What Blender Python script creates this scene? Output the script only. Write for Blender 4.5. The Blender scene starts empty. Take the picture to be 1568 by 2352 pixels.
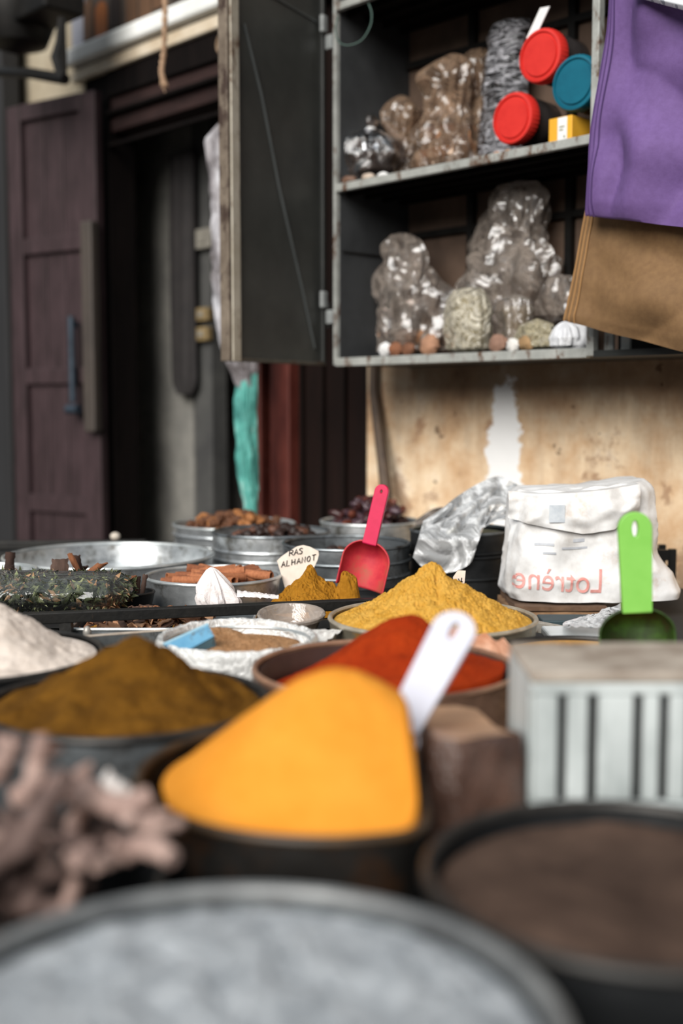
import bpy, bmesh, math, random
from mathutils import Vector, Matrix, noise
random.seed(7)
PI = math.pi
SC = bpy.context.scene
COL = SC.collection
# ---------------------------------------------------------------- camera model
FPX, HZ, CZ = 2700.0, 930.0, 1.35
TH = math.atan((1176 - HZ) / FPX)
CT, ST = math.cos(TH), math.sin(TH)
def ray(px, py):
    a, b = (px - 784) / FPX, (1176 - py) / FPX
    return Vector((a, CT + b * ST, -ST + b * CT))
def at(px, py, y=None, z=None, drop=None):
    r = ray(px, py)
    if drop is not None: z = CZ - drop
    s = y / r.y if y is not None else (z - CZ) / r.z
    return Vector((0, 0, CZ)) + r * s
def X(px, y, drop=.39):
    return (px - 784) / FPX * (y * CT + drop * ST)
# facade frame: x runs along the wall towards the right and the viewer, y into the wall
FM = Matrix.Translation((.227, 4.04, 0)) @ Matrix.Rotation(math.atan2(-.726, .688), 4, 'Z')
def gplane(frame, px, py, c=0.0):
    inv = frame.inverted()
    o = inv @ Vector((0, 0, CZ)); d = inv.to_3x3() @ ray(px, py)
    return o + d * ((c - o.y) / d.y)
def fp(px, py, c=0.0): return gplane(FM, px, py, c)
def fdepth(p): return (FM @ p).y
# ---------------------------------------------------------------- materials
def lin(c):
    def f(u):
        u /= 255.0
        return u / 12.92 if u <= .04045 else ((u + .055) / 1.055) ** 2.4
    return (f(c[0]), f(c[1]), f(c[2]), 1)
class N:
    def __init__(s, name):
        s.m = bpy.data.materials.new(name); s.m.use_nodes = True
        s.t = s.m.node_tree; s.n = s.t.nodes; s.l = s.t.links
        s.p = s.n['Principled BSDF']; s.out = s.n['Material Output']
        s._co = None
    def new(s, typ, **kw):
        x = s.n.new(typ)
        for k, v in kw.items():
            if k in x.inputs: x.inputs[k].default_value = v
            else: setattr(x, k, v)
        return x
    def link(s, a, b): s.l.new(a, b)
    def co(s, scale=None):
        if s._co is None: s._co = s.new('ShaderNodeTexCoord')
        o = s._co.outputs['Object']
        if scale:
            mp = s.new('ShaderNodeMapping'); mp.inputs['Scale'].default_value = scale
            s.link(o, mp.inputs['Vector']); return mp.outputs['Vector']
        return o
    def noise(s, scale, detail=4, rough=.6, st=None, dist=0):
        x = s.new('ShaderNodeTexNoise'); x.inputs['Scale'].default_value = scale
        x.inputs['Detail'].default_value = detail; x.inputs['Roughness'].default_value = rough
        x.inputs['Distortion'].default_value = dist
        s.link(s.co(st), x.inputs['Vector']); return x.outputs['Fac']
    def vor(s, scale, feature='F1', st=None, out='Distance'):
        x = s.new('ShaderNodeTexVoronoi'); x.inputs['Scale'].default_value = scale; x.feature = feature
        s.link(s.co(st), x.inputs['Vector']); return x.outputs[out]
    def ramp(s, fac, stops):
        r = s.new('ShaderNodeValToRGB'); e = r.color_ramp.elements
        while len(e) < len(stops): e.new(.5)
        for k, (p, c) in enumerate(stops):
            e[k].position = p; e[k].color = c if len(c) == 4 else lin(c)
        s.link(fac, r.inputs['Fac']); return r.outputs['Color']
    def mix(s, fac, a, b, blend='MIX'):
        x = s.new('ShaderNodeMix'); x.data_type = 'RGBA'; x.blend_type = blend
        for sock, v in ((x.inputs[0], fac), (x.inputs[6], a), (x.inputs[7], b)):
            if isinstance(v, (int, float)): sock.default_value = v
            elif isinstance(v, tuple): sock.default_value = v if len(v) == 4 else lin(v)
            else: s.link(v, sock)
        return x.outputs[2]
    def math(s, op, a, b=0.0, clamp=False):
        x = s.new('ShaderNodeMath'); x.operation = op; x.use_clamp = clamp
        for sock, v in ((x.inputs[0], a), (x.inputs[1], b)):
            if isinstance(v, (int, float)): sock.default_value = v
            else: s.link(v, sock)
        return x.outputs[0]
    def bump(s, h, strength=.5, dist=.005):
        b = s.new('ShaderNodeBump'); b.inputs['Strength'].default_value = strength; b.inputs['Distance'].default_value = dist
        s.link(h, b.inputs['Height']); s.link(b.outputs['Normal'], s.p.inputs['Normal']); return b
    def base(s, c):
        if isinstance(c, tuple): s.p.inputs['Base Color'].default_value = c if len(c) == 4 else lin(c)
        else: s.link(c, s.p.inputs['Base Color'])
    def set(s, **kw):
        for k, v in kw.items(): s.p.inputs[k.replace('_', ' ')].default_value = v
        return s
MATS = {}
def plain(name, c1, c2=None, scale=20, rough=.6, metal=0, bump=0, bscale=None, spec=.5, lo=.35, hi=.65, st=None, dist=.003):
    if name in MATS: return MATS[name]
    s = N(name); s.set(Roughness=rough, Metallic=metal); s.p.inputs['Specular IOR Level'].default_value = spec
    if c2: s.base(s.ramp(s.noise(scale, 5, .65, st), [(lo, c1), (hi, c2)]))
    else: s.base(c1)
    if bump: s.bump(s.noise(bscale or scale * 3, 6, .7, st), bump, dist)
    MATS[name] = s.m; return s.m
def powder(name, c1, c2, scale=25, bump=.8, bscale=220, dist=.004, fine=None):
    s = N(name); s.set(Roughness=.95); s.p.inputs['Specular IOR Level'].default_value = .1
    col = s.ramp(s.noise(scale, 6, .7), [(.3, c1), (.7, c2)])
    if fine: col = s.mix(s.ramp(s.noise(900, 2, .8), [(.5, (0, 0, 0, 1)), (.62, (1, 1, 1, 1))]), col, fine)
    s.base(col)
    h = s.math('ADD', s.noise(bscale, 6, .75), s.math('MULTIPLY', s.vor(bscale * .5), .6))
    s.bump(h, bump, dist); MATS[name] = s.m; return s.m
def tin(name, c1, c2, rough=.35, metal=.85, scale=9, stain=None):
    s = N(name); s.set(Metallic=metal)
    col = s.ramp(s.noise(scale, 6, .7, (1, 1, 2.5)), [(.3, c1), (.7, c2)])
    if stain: col = s.mix(s.ramp(s.noise(scale * 1.7, 5, .7), [(.52, (0, 0, 0, 1)), (.66, (1, 1, 1, 1))]), col, stain)
    s.base(col)
    s.link(s.ramp(s.noise(scale * 2, 4), [(.3, (rough * .7,) * 3 + (1,)), (.7, (min(1, rough * 1.5),) * 3 + (1,))]), s.p.inputs['Roughness'])
    s.bump(s.noise(30, 4), .15, .003); MATS[name] = s.m; return s.m
def film(name, tint, milk, base=.12, fres=.8, wr=.25, scale=25, rough=.15, st=None, bump=.7, gloss=1.0):
    """thin plastic: see-through where it faces you, milky along creases and edges, with a clear-coat shine"""
    s = N(name)
    s.set(Roughness=.6); s.base(milk); s.p.inputs['Specular IOR Level'].default_value = 0
    n1 = s.noise(scale, 4, .6, st, 1.2)
    ridge = s.math('SUBTRACT', 1.0, s.math('MULTIPLY', s.math('ABSOLUTE', s.math('SUBTRACT', n1, .5)), 9.0), True)
    b = s.bump(s.math('ADD', n1, s.math('MULTIPLY', ridge, .25)), bump, .02)
    lw = s.new('ShaderNodeLayerWeight'); lw.inputs['Blend'].default_value = .4
    edge = s.math('POWER', lw.outputs['Facing'], 2.4)
    fac = s.math('ADD', s.math('MULTIPLY', edge, fres), s.math('ADD', base, s.math('MULTIPLY', s.math('POWER', ridge, 2.0), wr)), True)
    tr = s.new('ShaderNodeBsdfTransparent'); tr.inputs['Color'].default_value = lin(tint)
    mx = s.new('ShaderNodeMixShader')
    s.link(fac, mx.inputs[0]); s.link(tr.outputs[0], mx.inputs[1]); s.link(s.p.outputs[0], mx.inputs[2])
    gl = s.new('ShaderNodeBsdfGlossy'); gl.inputs['Roughness'].default_value = rough; gl.inputs['Color'].default_value = (.9, .92, .95, 1)
    s.link(b.outputs['Normal'], gl.inputs['Normal'])
    fr = s.new('ShaderNodeFresnel'); fr.inputs['IOR'].default_value = 1.5; s.link(b.outputs['Normal'], fr.inputs['Normal'])
    m2 = s.new('ShaderNodeMixShader'); s.link(s.math('MULTIPLY', fr.outputs[0], 1.5 * gloss, True), m2.inputs[0])
    s.link(mx.outputs[0], m2.inputs[1]); s.link(gl.outputs[0], m2.inputs[2])
    s.link(m2.outputs[0], s.out.inputs['Surface']); MATS[name] = s.m; return s.m
def rusty(name, paint, paint2, rust, amount=.55, rough=.55, metal=.2, scale=14):
    s = N(name); s.set(Roughness=rough, Metallic=metal)
    col = s.ramp(s.noise(scale, 6, .7), [(.35, paint), (.65, paint2)])
    k = s.ramp(s.noise(scale * 1.6, 8, .75, (1, 1, .45)), [(amount, (0, 0, 0, 1)), (amount + .09, (1, 1, 1, 1))])
    s.base(s.mix(k, col, rust)); s.bump(s.noise(scale * 4, 6), .3, .002); MATS[name] = s.m; return s.m
# ---------------------------------------------------------------- mesh builder
PM = {}
class MB:
    def __init__(s, frame=None):
        s.v, s.f, s.mi, s.frame = [], [], [], frame
        s.cur = 0
    def add(s, vs, fs):
        o = len(s.v); s.v += [Vector(q) for q in vs]
        for f in fs: s.f.append([i + o for i in f]); s.mi.append(s.cur)
        return s
    def box(s, x0, x1, y0, y1, z0, z1):
        x0, x1 = min(x0, x1), max(x0, x1); y0, y1 = min(y0, y1), max(y0, y1); z0, z1 = min(z0, z1), max(z0, z1)
        return s.add([(x0, y0, z0), (x1, y0, z0), (x1, y1, z0), (x0, y1, z0), (x0, y0, z1), (x1, y0, z1), (x1, y1, z1), (x0, y1, z1)],
              [(0, 3, 2, 1), (4, 5, 6, 7), (0, 1, 5, 4), (1, 2, 6, 5), (2, 3, 7, 6), (3, 0, 4, 7)])
    def bar(s, a, b, w, h):
        """square bar from a to b, top on the line"""
        a, b = Vector(a), Vector(b); d = (b - a).normalized(); sd = d.cross(Vector((0, 0, 1)))
        if sd.length < 1e-4: sd = Vector((1, 0, 0))
        sd.normalize(); up = sd.cross(d).normalized()
        vs = []
        for p in (a, b):
            vs += [p - sd * w / 2 - up * h, p + sd * w / 2 - up * h, p + sd * w / 2, p - sd * w / 2]
        return s.add(vs, [(0, 1, 2, 3), (7, 6, 5, 4), (0, 4, 5, 1), (1, 5, 6, 2), (2, 6, 7, 3), (3, 7, 4, 0)])
    def grid(s, fn, nu, nv, wu=False, wv=False):
        vs = [fn(i / (nu if wu else nu - 1), j / (nv if wv else nv - 1)) for j in range(nv) for i in range(nu)]
        fs = []
        for j in range(nv if wv else nv - 1):
            for i in range(nu if wu else nu - 1):
                i2, j2 = (i + 1) % nu, (j + 1) % nv
                fs.append((j * nu + i, j * nu + i2, j2 * nu + i2, j2 * nu + i))
        return s.add(vs, fs)
    def shell(s, fn, nu, nv, th):
        """sheet with real thickness: fn(u,v)->point"""
        P = [[Vector(fn(i / (nu - 1), j / (nv - 1))) for i in range(nu)] for j in range(nv)]
        o = len(s.v); top, bot = [], []
        for j in range(nv):
            for i in range(nu):
                du = P[j][min(i + 1, nu - 1)] - P[j][max(i - 1, 0)]; dv = P[min(j + 1, nv - 1)][i] - P[max(j - 1, 0)][i]
                n = du.cross(dv); n = n.normalized() if n.length > 1e-12 else Vector((0, 0, 1))
                top.append(P[j][i] + n * th / 2); bot.append(P[j][i] - n * th / 2)
        fs = []; K = nu * nv
        for j in range(nv - 1):
            for i in range(nu - 1):
                a, b, c, d = j * nu + i, j * nu + i + 1, (j + 1) * nu + i + 1, (j + 1) * nu + i
                fs += [(a, b, c, d), (K + d, K + c, K + b, K + a)]
        edge = [i for i in range(nu)] + [j * nu + nu - 1 for j in range(1, nv)] + [(nv - 1) * nu + i for i in range(nu - 2, -1, -1)] + [j * nu for j in range(nv - 2, 0, -1)]
        for k in range(len(edge)):
            a, b = edge[k], edge[(k + 1) % len(edge)]
            fs.append((b, a, K + a, K + b))
        return s.add(top + bot, fs)
    def tube(s, pts, radii, seg=10, cap=True, flat=1.0, fdir=None):
        pts = [Vector(p) for p in pts]; n = len(pts)
        if not isinstance(radii, (list, tuple)): radii = [radii] * n
        ref = None; vs = []; fs = []
        for k in range(n):
            d = (pts[min(k + 1, n - 1)] - pts[max(k - 1, 0)]).normalized()
            if ref is None:
                ref = Vector(fdir) if fdir else (Vector((0, 0, 1)) if abs(d.z) < .9 else Vector((1, 0, 0)))
            a = (ref - d * ref.dot(d)).normalized(); b = d.cross(a); ref = a
            for q in range(seg):
                t = 2 * PI * q / seg
                vs.append(pts[k] + a * math.cos(t) * radii[k] * flat + b * math.sin(t) * radii[k])
        for k in range(n - 1):
            for q in range(seg):
                q2 = (q + 1) % seg
                fs.append((k * seg + q, k * seg + q2, (k + 1) * seg + q2, (k + 1) * seg + q))
        if cap: fs += [tuple(range(seg - 1, -1, -1)), tuple((n - 1) * seg + q for q in range(seg))]
        return s.add(vs, fs)
    def lathe(s, prof, c=(0, 0, 0), seg=64, rf=None, M=None):
        """closed loop of (r, z) round the z axis; r = 0 makes a pole"""
        vs = []
        for r, z in prof:
            for q in range(seg):
                t = 2 * PI * q / seg
                x, y = rf(r, t) if rf else (r * math.cos(t), r * math.sin(t))
                p = Vector((x, y, z))
                vs.append((M @ p if M else p) + Vector(c))
        fs = []
        for k in range(len(prof) - 1):
            for q in range(seg):
                q2 = (q + 1) % seg
                fs.append((k * seg + q, k * seg + q2, (k + 1) * seg + q2, (k + 1) * seg + q))
        return s.add(vs, fs)
    def ring(s, R, z, tr, c=(0, 0, 0), seg=72, tseg=8, rf=None):
        prof = [(R + tr * math.cos(2 * PI * k / tseg), z + tr * math.sin(2 * PI * k / tseg)) for k in range(tseg + 1)]
        return s.lathe(prof, c, seg, rf)
    def ell(s, c, r, nu=20, nv=12, fn=None, M=None):
        c = Vector(c)
        def f(u, v):
            t, p = 2 * PI * u, PI * v
            q = Vector((math.sin(p) * math.cos(t), math.sin(p) * math.sin(t), -math.cos(p)))
            k = fn(q) if fn else 1
            q = Vector((q.x * r[0] * k, q.y * r[1] * k, q.z * r[2] * k))
            return (M @ q if M else q) + c
        return s.grid(f, nu, nv, wu=True)
    def prism(s, pts, d):
        """flat polygon pts extruded by vector d"""
        n = len(pts); d = Vector(d); vs = [Vector(p) for p in pts] + [Vector(p) + d for p in pts]
        return s.add(vs, [tuple(range(n - 1, -1, -1)), tuple(range(n, 2 * n))] + [(i, (i + 1) % n, n + (i + 1) % n, n + i) for i in range(n)])
    def holed(s, outer, inner, d):
        """plate with a hole: outer and inner loops of the same count"""
        n = len(outer); d = Vector(d)
        o0 = [Vector(p) for p in outer]; i0 = [Vector(p) for p in inner]
        vs = o0 + i0 + [p + d for p in o0] + [p + d for p in i0]; fs = []
        for k in range(n):
            k2 = (k + 1) % n
            fs += [(k2, k, n + k, n + k2), (2 * n + k, 2 * n + k2, 3 * n + k2, 3 * n + k), (k, k2, 2 * n + k2, 2 * n + k), (n + k2, n + k, 3 * n + k, 3 * n + k2)]
        return s.add(vs, fs)
    def build(s, name, mats, parent=None, origin=None, smooth=True, bevel=0, solid=0, sub=0, angle=40):
        fr = s.frame or Matrix()
        if parent is not None: Mw = PM[parent.name]
        elif s.frame is not None: Mw = s.frame
        else:
            if origin is None:
                n = len(s.v); cx = sum(p.x for p in s.v) / n; cy = sum(p.y for p in s.v) / n
                origin = (cx, cy, min(p.z for p in s.v))
            Mw = Matrix.Translation(origin)
        T = Mw.inverted() @ fr
        me = bpy.data.meshes.new(name); me.from_pydata([T @ p for p in s.v], [], s.f)
        ml = mats if isinstance(mats, list) else [mats]
        for m in ml: me.materials.append(m)
        if len(ml) > 1: me.polygons.foreach_set('material_index', s.mi)
        bm = bmesh.new(); bm.from_mesh(me); bmesh.ops.remove_doubles(bm, verts=bm.verts, dist=1e-6)
        bmesh.ops.recalc_face_normals(bm, faces=bm.faces); bm.to_mesh(me); bm.free()
        if smooth:
            me.polygons.foreach_set('use_smooth', [True] * len(me.polygons))
            me.set_sharp_from_angle(angle=math.radians(angle))
        o = bpy.data.objects.new(name, me); COL.objects.link(o)
        if parent is not None: o.parent = parent
        else: o.matrix_world = Mw
        PM[o.name] = Mw
        if solid:
            m = o.modifiers.new('solid', 'SOLIDIFY'); m.thickness = solid; m.offset = 0
        if bevel:
            m = o.modifiers.new('bevel', 'BEVEL'); m.width = bevel; m.segments = 2; m.limit_method = 'ANGLE'
        if sub:
            m = o.modifiers.new('sub', 'SUBSURF'); m.levels = sub; m.render_levels = sub
        return o
def tag(o, label=None, cat=None, group=None, kind=None):
    if label: o['label'] = label
    if cat: o['category'] = cat
    if group: o['group'] = group
    if kind: o['kind'] = kind
    return o
def thing(name, label, cat, loc=(0, 0, 0), group=None, frame=None, kind=None):
    o = bpy.data.objects.new(name, None); COL.objects.link(o)
    M = frame if frame is not None else Matrix.Translation(loc)
    o.matrix_world = M; PM[o.name] = M; o.empty_display_size = .05
    return tag(o, label, cat, group, kind)
def struct(o): o['kind'] = 'structure'; return o
def nz(p, f=1.0, seed=0): return noise.noise(Vector((p[0] * f + seed * 17.3, p[1] * f - seed * 9.1, p[2] * f + seed * 4.7)))
def ridge(p, f=1.0, seed=0): return 1 - abs(2 * nz(p, f, seed))
def lerp(a, b, t): return a + (b - a) * t
def curve(pts, t):
    """piecewise linear through (t, value) with smooth steps"""
    if t <= pts[0][0]: return pts[0][1]
    for (a, va), (b, vb) in zip(pts, pts[1:]):
        if t <= b:
            k = (t - a) / (b - a); return lerp(va, vb, k)
    return pts[-1][1]
def poly(pts, t):
    """smooth (Catmull-Rom) point along control points, t in 0..1"""
    n = len(pts) - 1; q = min(max(t, 0), 1) * n; i = min(int(q), n - 1); k = q - i
    P = [Vector(pts[max(0, min(n, i + d))]) for d in (-1, 0, 1, 2)]
    return .5 * ((2 * P[1]) + (P[2] - P[0]) * k + (2 * P[0] - 5 * P[1] + 4 * P[2] - P[3]) * k * k + (3 * P[1] - P[0] - 3 * P[2] + P[3]) * k ** 3)
def dup(o, loc, rot, scale=1.0, label=None, group=None):
    c = o.copy(); COL.objects.link(c); c.location = loc; c.rotation_euler = rot
    c.scale = (scale,) * 3 if isinstance(scale, (int, float)) else scale
    if label: c['label'] = label
    if group: c['group'] = group
    return c
class Heap:
    """drops small pieces on each other inside a round container"""
    def __init__(s, z0, cell=.006): s.h, s.z0, s.c = {}, z0, cell
    def drop(s, x, y, r, th):
        n = max(1, int(r / s.c)); ix, iy = round(x / s.c), round(y / s.c)
        cells = [(ix + i, iy + j) for i in range(-n, n + 1) for j in range(-n, n + 1) if i * i + j * j <= n * n]
        hs = sorted(s.h.get(k, s.z0) for k in cells); z = hs[int(len(hs) * .6)]
        for k in cells: s.h[k] = max(s.h.get(k, s.z0), z + th)
        return z + th / 2
# ================================================================ SETTING
# plaster wall right of the doorway: tan, stained, with one bare white patch
def plaster_mat():
    s = N('stained_plaster'); s.set(Roughness=.9); s.p.inputs['Specular IOR Level'].default_value = .2
    col = s.ramp(s.noise(3.2, 8, .7), [(.30, (156, 124, 96)), (.42, (214, 178, 140)), (.55, (236, 212, 180)), (.70, (244, 232, 216))])
    streak = s.ramp(s.noise(5, 6, .7, (2.6, 1, .35)), [(.44, (0, 0, 0, 1)), (.66, (1, 1, 1, 1))])
    col = s.mix(s.math('MULTIPLY', streak, .28), col, (136, 106, 86))
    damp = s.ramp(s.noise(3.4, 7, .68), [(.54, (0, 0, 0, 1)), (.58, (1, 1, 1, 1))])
    co = s.co(); sep = s.new('ShaderNodeSeparateXYZ'); s.link(co, sep.inputs[0])
    # stain plus the shade under the cabinet, painted darker with a ragged lower edge
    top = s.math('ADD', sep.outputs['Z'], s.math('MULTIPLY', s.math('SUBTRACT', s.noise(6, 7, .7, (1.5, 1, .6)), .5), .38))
    shade_stain = s.ramp(s.math('MULTIPLY', s.math('SUBTRACT', top, 1.19), 5.0, True), [(.0, (0, 0, 0, 1)), (1, (1, 1, 1, 1))])
    col = s.mix(s.math('MULTIPLY', shade_stain, .55), col, (96, 76, 65))
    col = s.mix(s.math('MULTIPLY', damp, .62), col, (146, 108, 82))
    spots = s.ramp(s.noise(17, 3, .5), [(.66, (0, 0, 0, 1)), (.69, (1, 1, 1, 1))])
    col = s.mix(s.math('MULTIPLY', spots, .7), col, (84, 58, 40))
    # white patch of bare undercoat
    a = fp(1155, 1050); n = s.math('SUBTRACT', s.noise(8, 5, .65), .5)
    dx = s.math('DIVIDE', s.math('SUBTRACT', sep.outputs['X'], a.x), .084)
    dz = s.math('DIVIDE', s.math('SUBTRACT', sep.outputs['Z'], a.z - .02), .29)
    d = s.math('SQRT', s.math('ADD', s.math('MULTIPLY', dx, dx), s.math('MULTIPLY', dz, dz)))
    k = s.math('ADD', d, s.math('MULTIPLY', n, 2.4))
    col = s.mix(s.ramp(k, [(.80, (1, 1, 1, 1)), (.90, (0, 0, 0, 1))]), col, (246, 246, 246))
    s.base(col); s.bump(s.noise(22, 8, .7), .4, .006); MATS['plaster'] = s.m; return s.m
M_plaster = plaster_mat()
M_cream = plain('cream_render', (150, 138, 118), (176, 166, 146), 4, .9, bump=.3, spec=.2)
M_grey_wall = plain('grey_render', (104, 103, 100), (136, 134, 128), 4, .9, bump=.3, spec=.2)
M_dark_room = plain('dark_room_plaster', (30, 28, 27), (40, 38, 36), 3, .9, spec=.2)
M_ground = plain('dusty_paving', (70, 66, 62), (92, 86, 80), 6, .9, bump=.3, spec=.2)
M_maroon = plain('dark_maroon_paint', (44, 32, 34), (62, 47, 50), 7, .55, bump=.25, bscale=60, st=(3, 3, .6), spec=.35)
M_blackwood = plain('black_brown_wood', (11, 8, 8), (19, 14, 13), 8, .8, bump=.25, st=(3, 3, .5), spec=.1)
M_plank = plain('transom_wood', (38, 26, 25), (56, 39, 37), 9, .6, bump=.3, st=(.5, 3, 3), spec=.3)
def jamb_mat():
    s = N('red_brown_jamb_paint'); s.set(Roughness=.5)
    c = s.ramp(s.noise(9, 6, .7, (2, 2, .5)), [(.35, (74, 30, 24)), (.65, (108, 52, 42))])
    k = s.ramp(s.noise(9, 4, .6), [(.69, (0, 0, 0, 1)), (.72, (1, 1, 1, 1))])
    s.base(s.mix(k, c, (222, 190, 186))); s.bump(s.noise(60, 5), .3, .002); return s.m
M_jamb = jamb_mat()
M_white_mould = plain('white_moulding_paint', (228, 230, 226), (246, 247, 245), 6, .5, bump=.15)
M_cream_mould = plain('cream_moulding_paint', (196, 178, 152), (220, 208, 188), 9, .6, bump=.15)
M_iron = plain('black_iron', (20, 20, 20), (34, 32, 30), 12, .5, metal=.5)
def W(px, c=0, py=900): return fp(px, py, c).x
def Zf(px, py, c=0): return fp(px, py, c).z
# ground and street
struct(MB().box(-7, 5, -3, 9, -.05, 0).build('floor', M_ground, smooth=False))
WT = 4.6
x_r0 = W(843)
dl, dr = W(226), W(588)
z_head = Zf(300, 152)                      # underside of the white beam
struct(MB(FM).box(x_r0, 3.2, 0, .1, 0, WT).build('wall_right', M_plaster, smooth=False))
struct(MB(FM).box(-6, dl - .001, 0, .1, 0, WT).build('wall_left', M_cream, smooth=False))
struct(MB(FM).box(dl, x_r0 - .001, 0, .1, z_head, WT).build('wall_above', M_cream, smooth=False))
# room behind the doorway
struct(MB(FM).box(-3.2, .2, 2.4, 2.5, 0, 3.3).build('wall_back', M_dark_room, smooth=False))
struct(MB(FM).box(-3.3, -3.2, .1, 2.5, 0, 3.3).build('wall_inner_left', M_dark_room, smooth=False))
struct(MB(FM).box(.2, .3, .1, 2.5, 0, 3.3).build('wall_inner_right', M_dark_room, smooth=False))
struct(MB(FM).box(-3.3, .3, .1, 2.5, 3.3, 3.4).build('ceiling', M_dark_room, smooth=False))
# grey plastered pillar in the room
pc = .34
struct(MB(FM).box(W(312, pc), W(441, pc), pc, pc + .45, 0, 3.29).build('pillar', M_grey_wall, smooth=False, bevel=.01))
# dark wooden post beside it
pc2 = .33
struct(MB(FM).box(W(447, pc2), W(486, pc2), pc2, pc2 + .09, 0, 3.29).build('trim_1', plain('dark_grey_post', (58, 58, 58), (76, 76, 74), 5, .8), smooth=False, bevel=.004))
# door frame: left jamb, lintel, two reddish right jambs
struct(MB(FM).box(dl, W(278), -.04, .095, 0, z_head).build('trim_2', M_blackwood, smooth=False, bevel=.005))
struct(MB(FM).box(W(278), W(588), -.05, .095, z_head - .12, z_head - .002).build('trim_3', M_blackwood, smooth=False, bevel=.005))
struct(MB(FM).box(W(278), W(588), -.03, .09, Zf(418, 262), z_head - .122).build('trim_4', M_plank, smooth=False, bevel=.006))
m = MB(FM)
m.box(W(278), W(588), -.065, -.03, Zf(418, 224), Zf(418, 214)); m.box(W(278), W(588), -.05, -.03, Zf(418, 300), Zf(418, 290))
struct(m.build('trim_5', M_blackwood, smooth=False, bevel=.004))
struct(MB(FM).box(W(588), W(630), -.07, .095, 0, z_head - .002).build('trim_6', M_jamb, smooth=False, bevel=.006))
struct(MB(FM).box(W(641), W(686), -.05, .095, 0, z_head - .002).build('trim_7', M_jamb, smooth=False, bevel=.006))
# closed dark leaf between the jamb and the plaster
d2 = struct(MB(FM).box(W(686), x_r0 - .002, .02, .08, 0, z_head - .002).build('door_2', plain('dark_brown_leaf', (20, 12, 10), (30, 18, 15), 6, .7, bump=.2, st=(3, 3, .4), spec=.15), smooth=False))
m = MB(FM)
for k in range(4):
    xx = lerp(W(690), x_r0 - .01, k / 3.0); m.box(xx - .012, xx + .006, .0, .03, 0, z_head - .01)
m.build('panel_batten', plain('dark_brown_batten', (18, 11, 9), (26, 16, 13), 6, .7, spec=.15), parent=d2, smooth=False, bevel=.002)
struct(MB(FM).box(W(630), W(641), .05, .095, 0, z_head - .002).build('trim_8', M_blackwood, smooth=False))
# white two-step beam over the doorway
bx0, bx1 = W(207), W(588) + 1.2
zb0, zb1, zb2, zb3 = Zf(300, 152), Zf(300, 129), Zf(300, 122), Zf(300, 80)
struct(MB(FM).box(bx0, bx1, -.07, -.001, zb0 - .012, zb1).build('trim_9', M_cream_mould, smooth=False, bevel=.008))
struct(MB(FM).box(bx0 - .02, bx1, -.10, -.001, zb2, zb3).build('trim_10', M_white_mould, smooth=False, bevel=.015))
struct(MB(FM).box(bx0, bx1, -.05, -.001, zb1, zb2).build('trim_11', plain('groove_dark', (90, 80, 66)), smooth=False))  # recessed strip between the two bands, darker than both
# painted panel of dark arched shapes above the beam
sg = thing('painted_panel', 'dark painted panel of arched brown shapes above the white beam', 'sign', frame=FM)
zs0 = zb3 + .002
MB(FM).box(W(236), W(236) + 1.7, -.05, -.001, zs0, zs0 + .75).build('board', plain('panel_board', (58, 50, 44), (80, 70, 62), 14, .6), parent=sg, smooth=False)
MB(FM).box(W(206), W(231), -.06, -.001, zs0, zs0 + .78).build('border', plain('blue_white_border', (150, 152, 164), (178, 180, 192), 6, .6), parent=sg, smooth=False, bevel=.006)
rnd = random.Random(3)
cols = [plain('arch_rust', (104, 52, 30)), plain('arch_orange', (150, 88, 42)), plain('arch_slate', (46, 46, 50)), plain('arch_dark', (38, 26, 20)), plain('arch_umber', (92, 66, 46))]
for k in range(26):
    xx = W(244) + (k % 9) * .11 + rnd.uniform(-.015, .015); zz = zs0 + .02 + (k // 9) * .2 + rnd.uniform(-.02, .02); w = rnd.uniform(.03, .048); hh = rnd.uniform(.1, .16)
    pts = [(xx - w, -.051, zz), (xx + w, -.051, zz)] + [(xx + w * math.cos(a), -.051, zz + hh + w * math.sin(a)) for a in [PI * q / 8 for q in range(9)]]
    MB(FM).prism(pts, (0, -.004, 0)).build('painted_arch', cols[rnd.randrange(5)], parent=sg, smooth=False)
# iron ring under the beam
rg = MB(FM); c = fp(512, 100, -.09); rr = .034
rg.tube([c + Vector((math.cos(a) * rr, 0, math.sin(a) * rr)) for a in [2 * PI * q / 20 for q in range(21)]], .007, 8)
rg.tube([c + Vector((0, 0, rr)), c + Vector((0, .06, rr + .05))], .006, 6)
tag(rg.build('iron_ring', plain('tan_ring', (120, 96, 74), (150, 126, 100), 20, .6)), 'small tan ring hanging under the white beam beside the metal door', 'ring')
# ---- open maroon leaf at the left
a0 = FM @ fp(229, 900, -.13); ldir = Vector((-.832, .555, 0))
xa = Vector((.832, -.555, 0)); ya = Vector((.555, .832, 0))
LM = Matrix(((xa.x, ya.x, 0, a0.x), (xa.y, ya.y, 0, a0.y), (0, 0, 1, 0), (0, 0, 0, 1)))   # x to the right, y away from the viewer
def lp(px, py, c=0): return gplane(LM, px, py, c)
zt = lp(140, 222).z
L0, L1, R0, R1 = lp(30, 900).x, lp(60, 900).x, lp(192, 900).x, lp(229, 900).x
d1 = struct(MB(LM).box(L0, L1, 0, .045, .02, zt).box(R0, R1, 0, .045, .02, zt).build('door_1', M_maroon, smooth=False, bevel=.004))
for a, b in ((222, 262), (540, 578), (845, 882), (1138, 1178)):
    MB(LM).box(L1, R0, .003, .043, lp(130, b).z, lp(130, a).z).build('rail', M_maroon, parent=d1, smooth=False, bevel=.004)
MB(LM).box(L1, R0, .003, .043, .03, .45).build('rail', M_maroon, parent=d1, smooth=False, bevel=.004)
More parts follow.
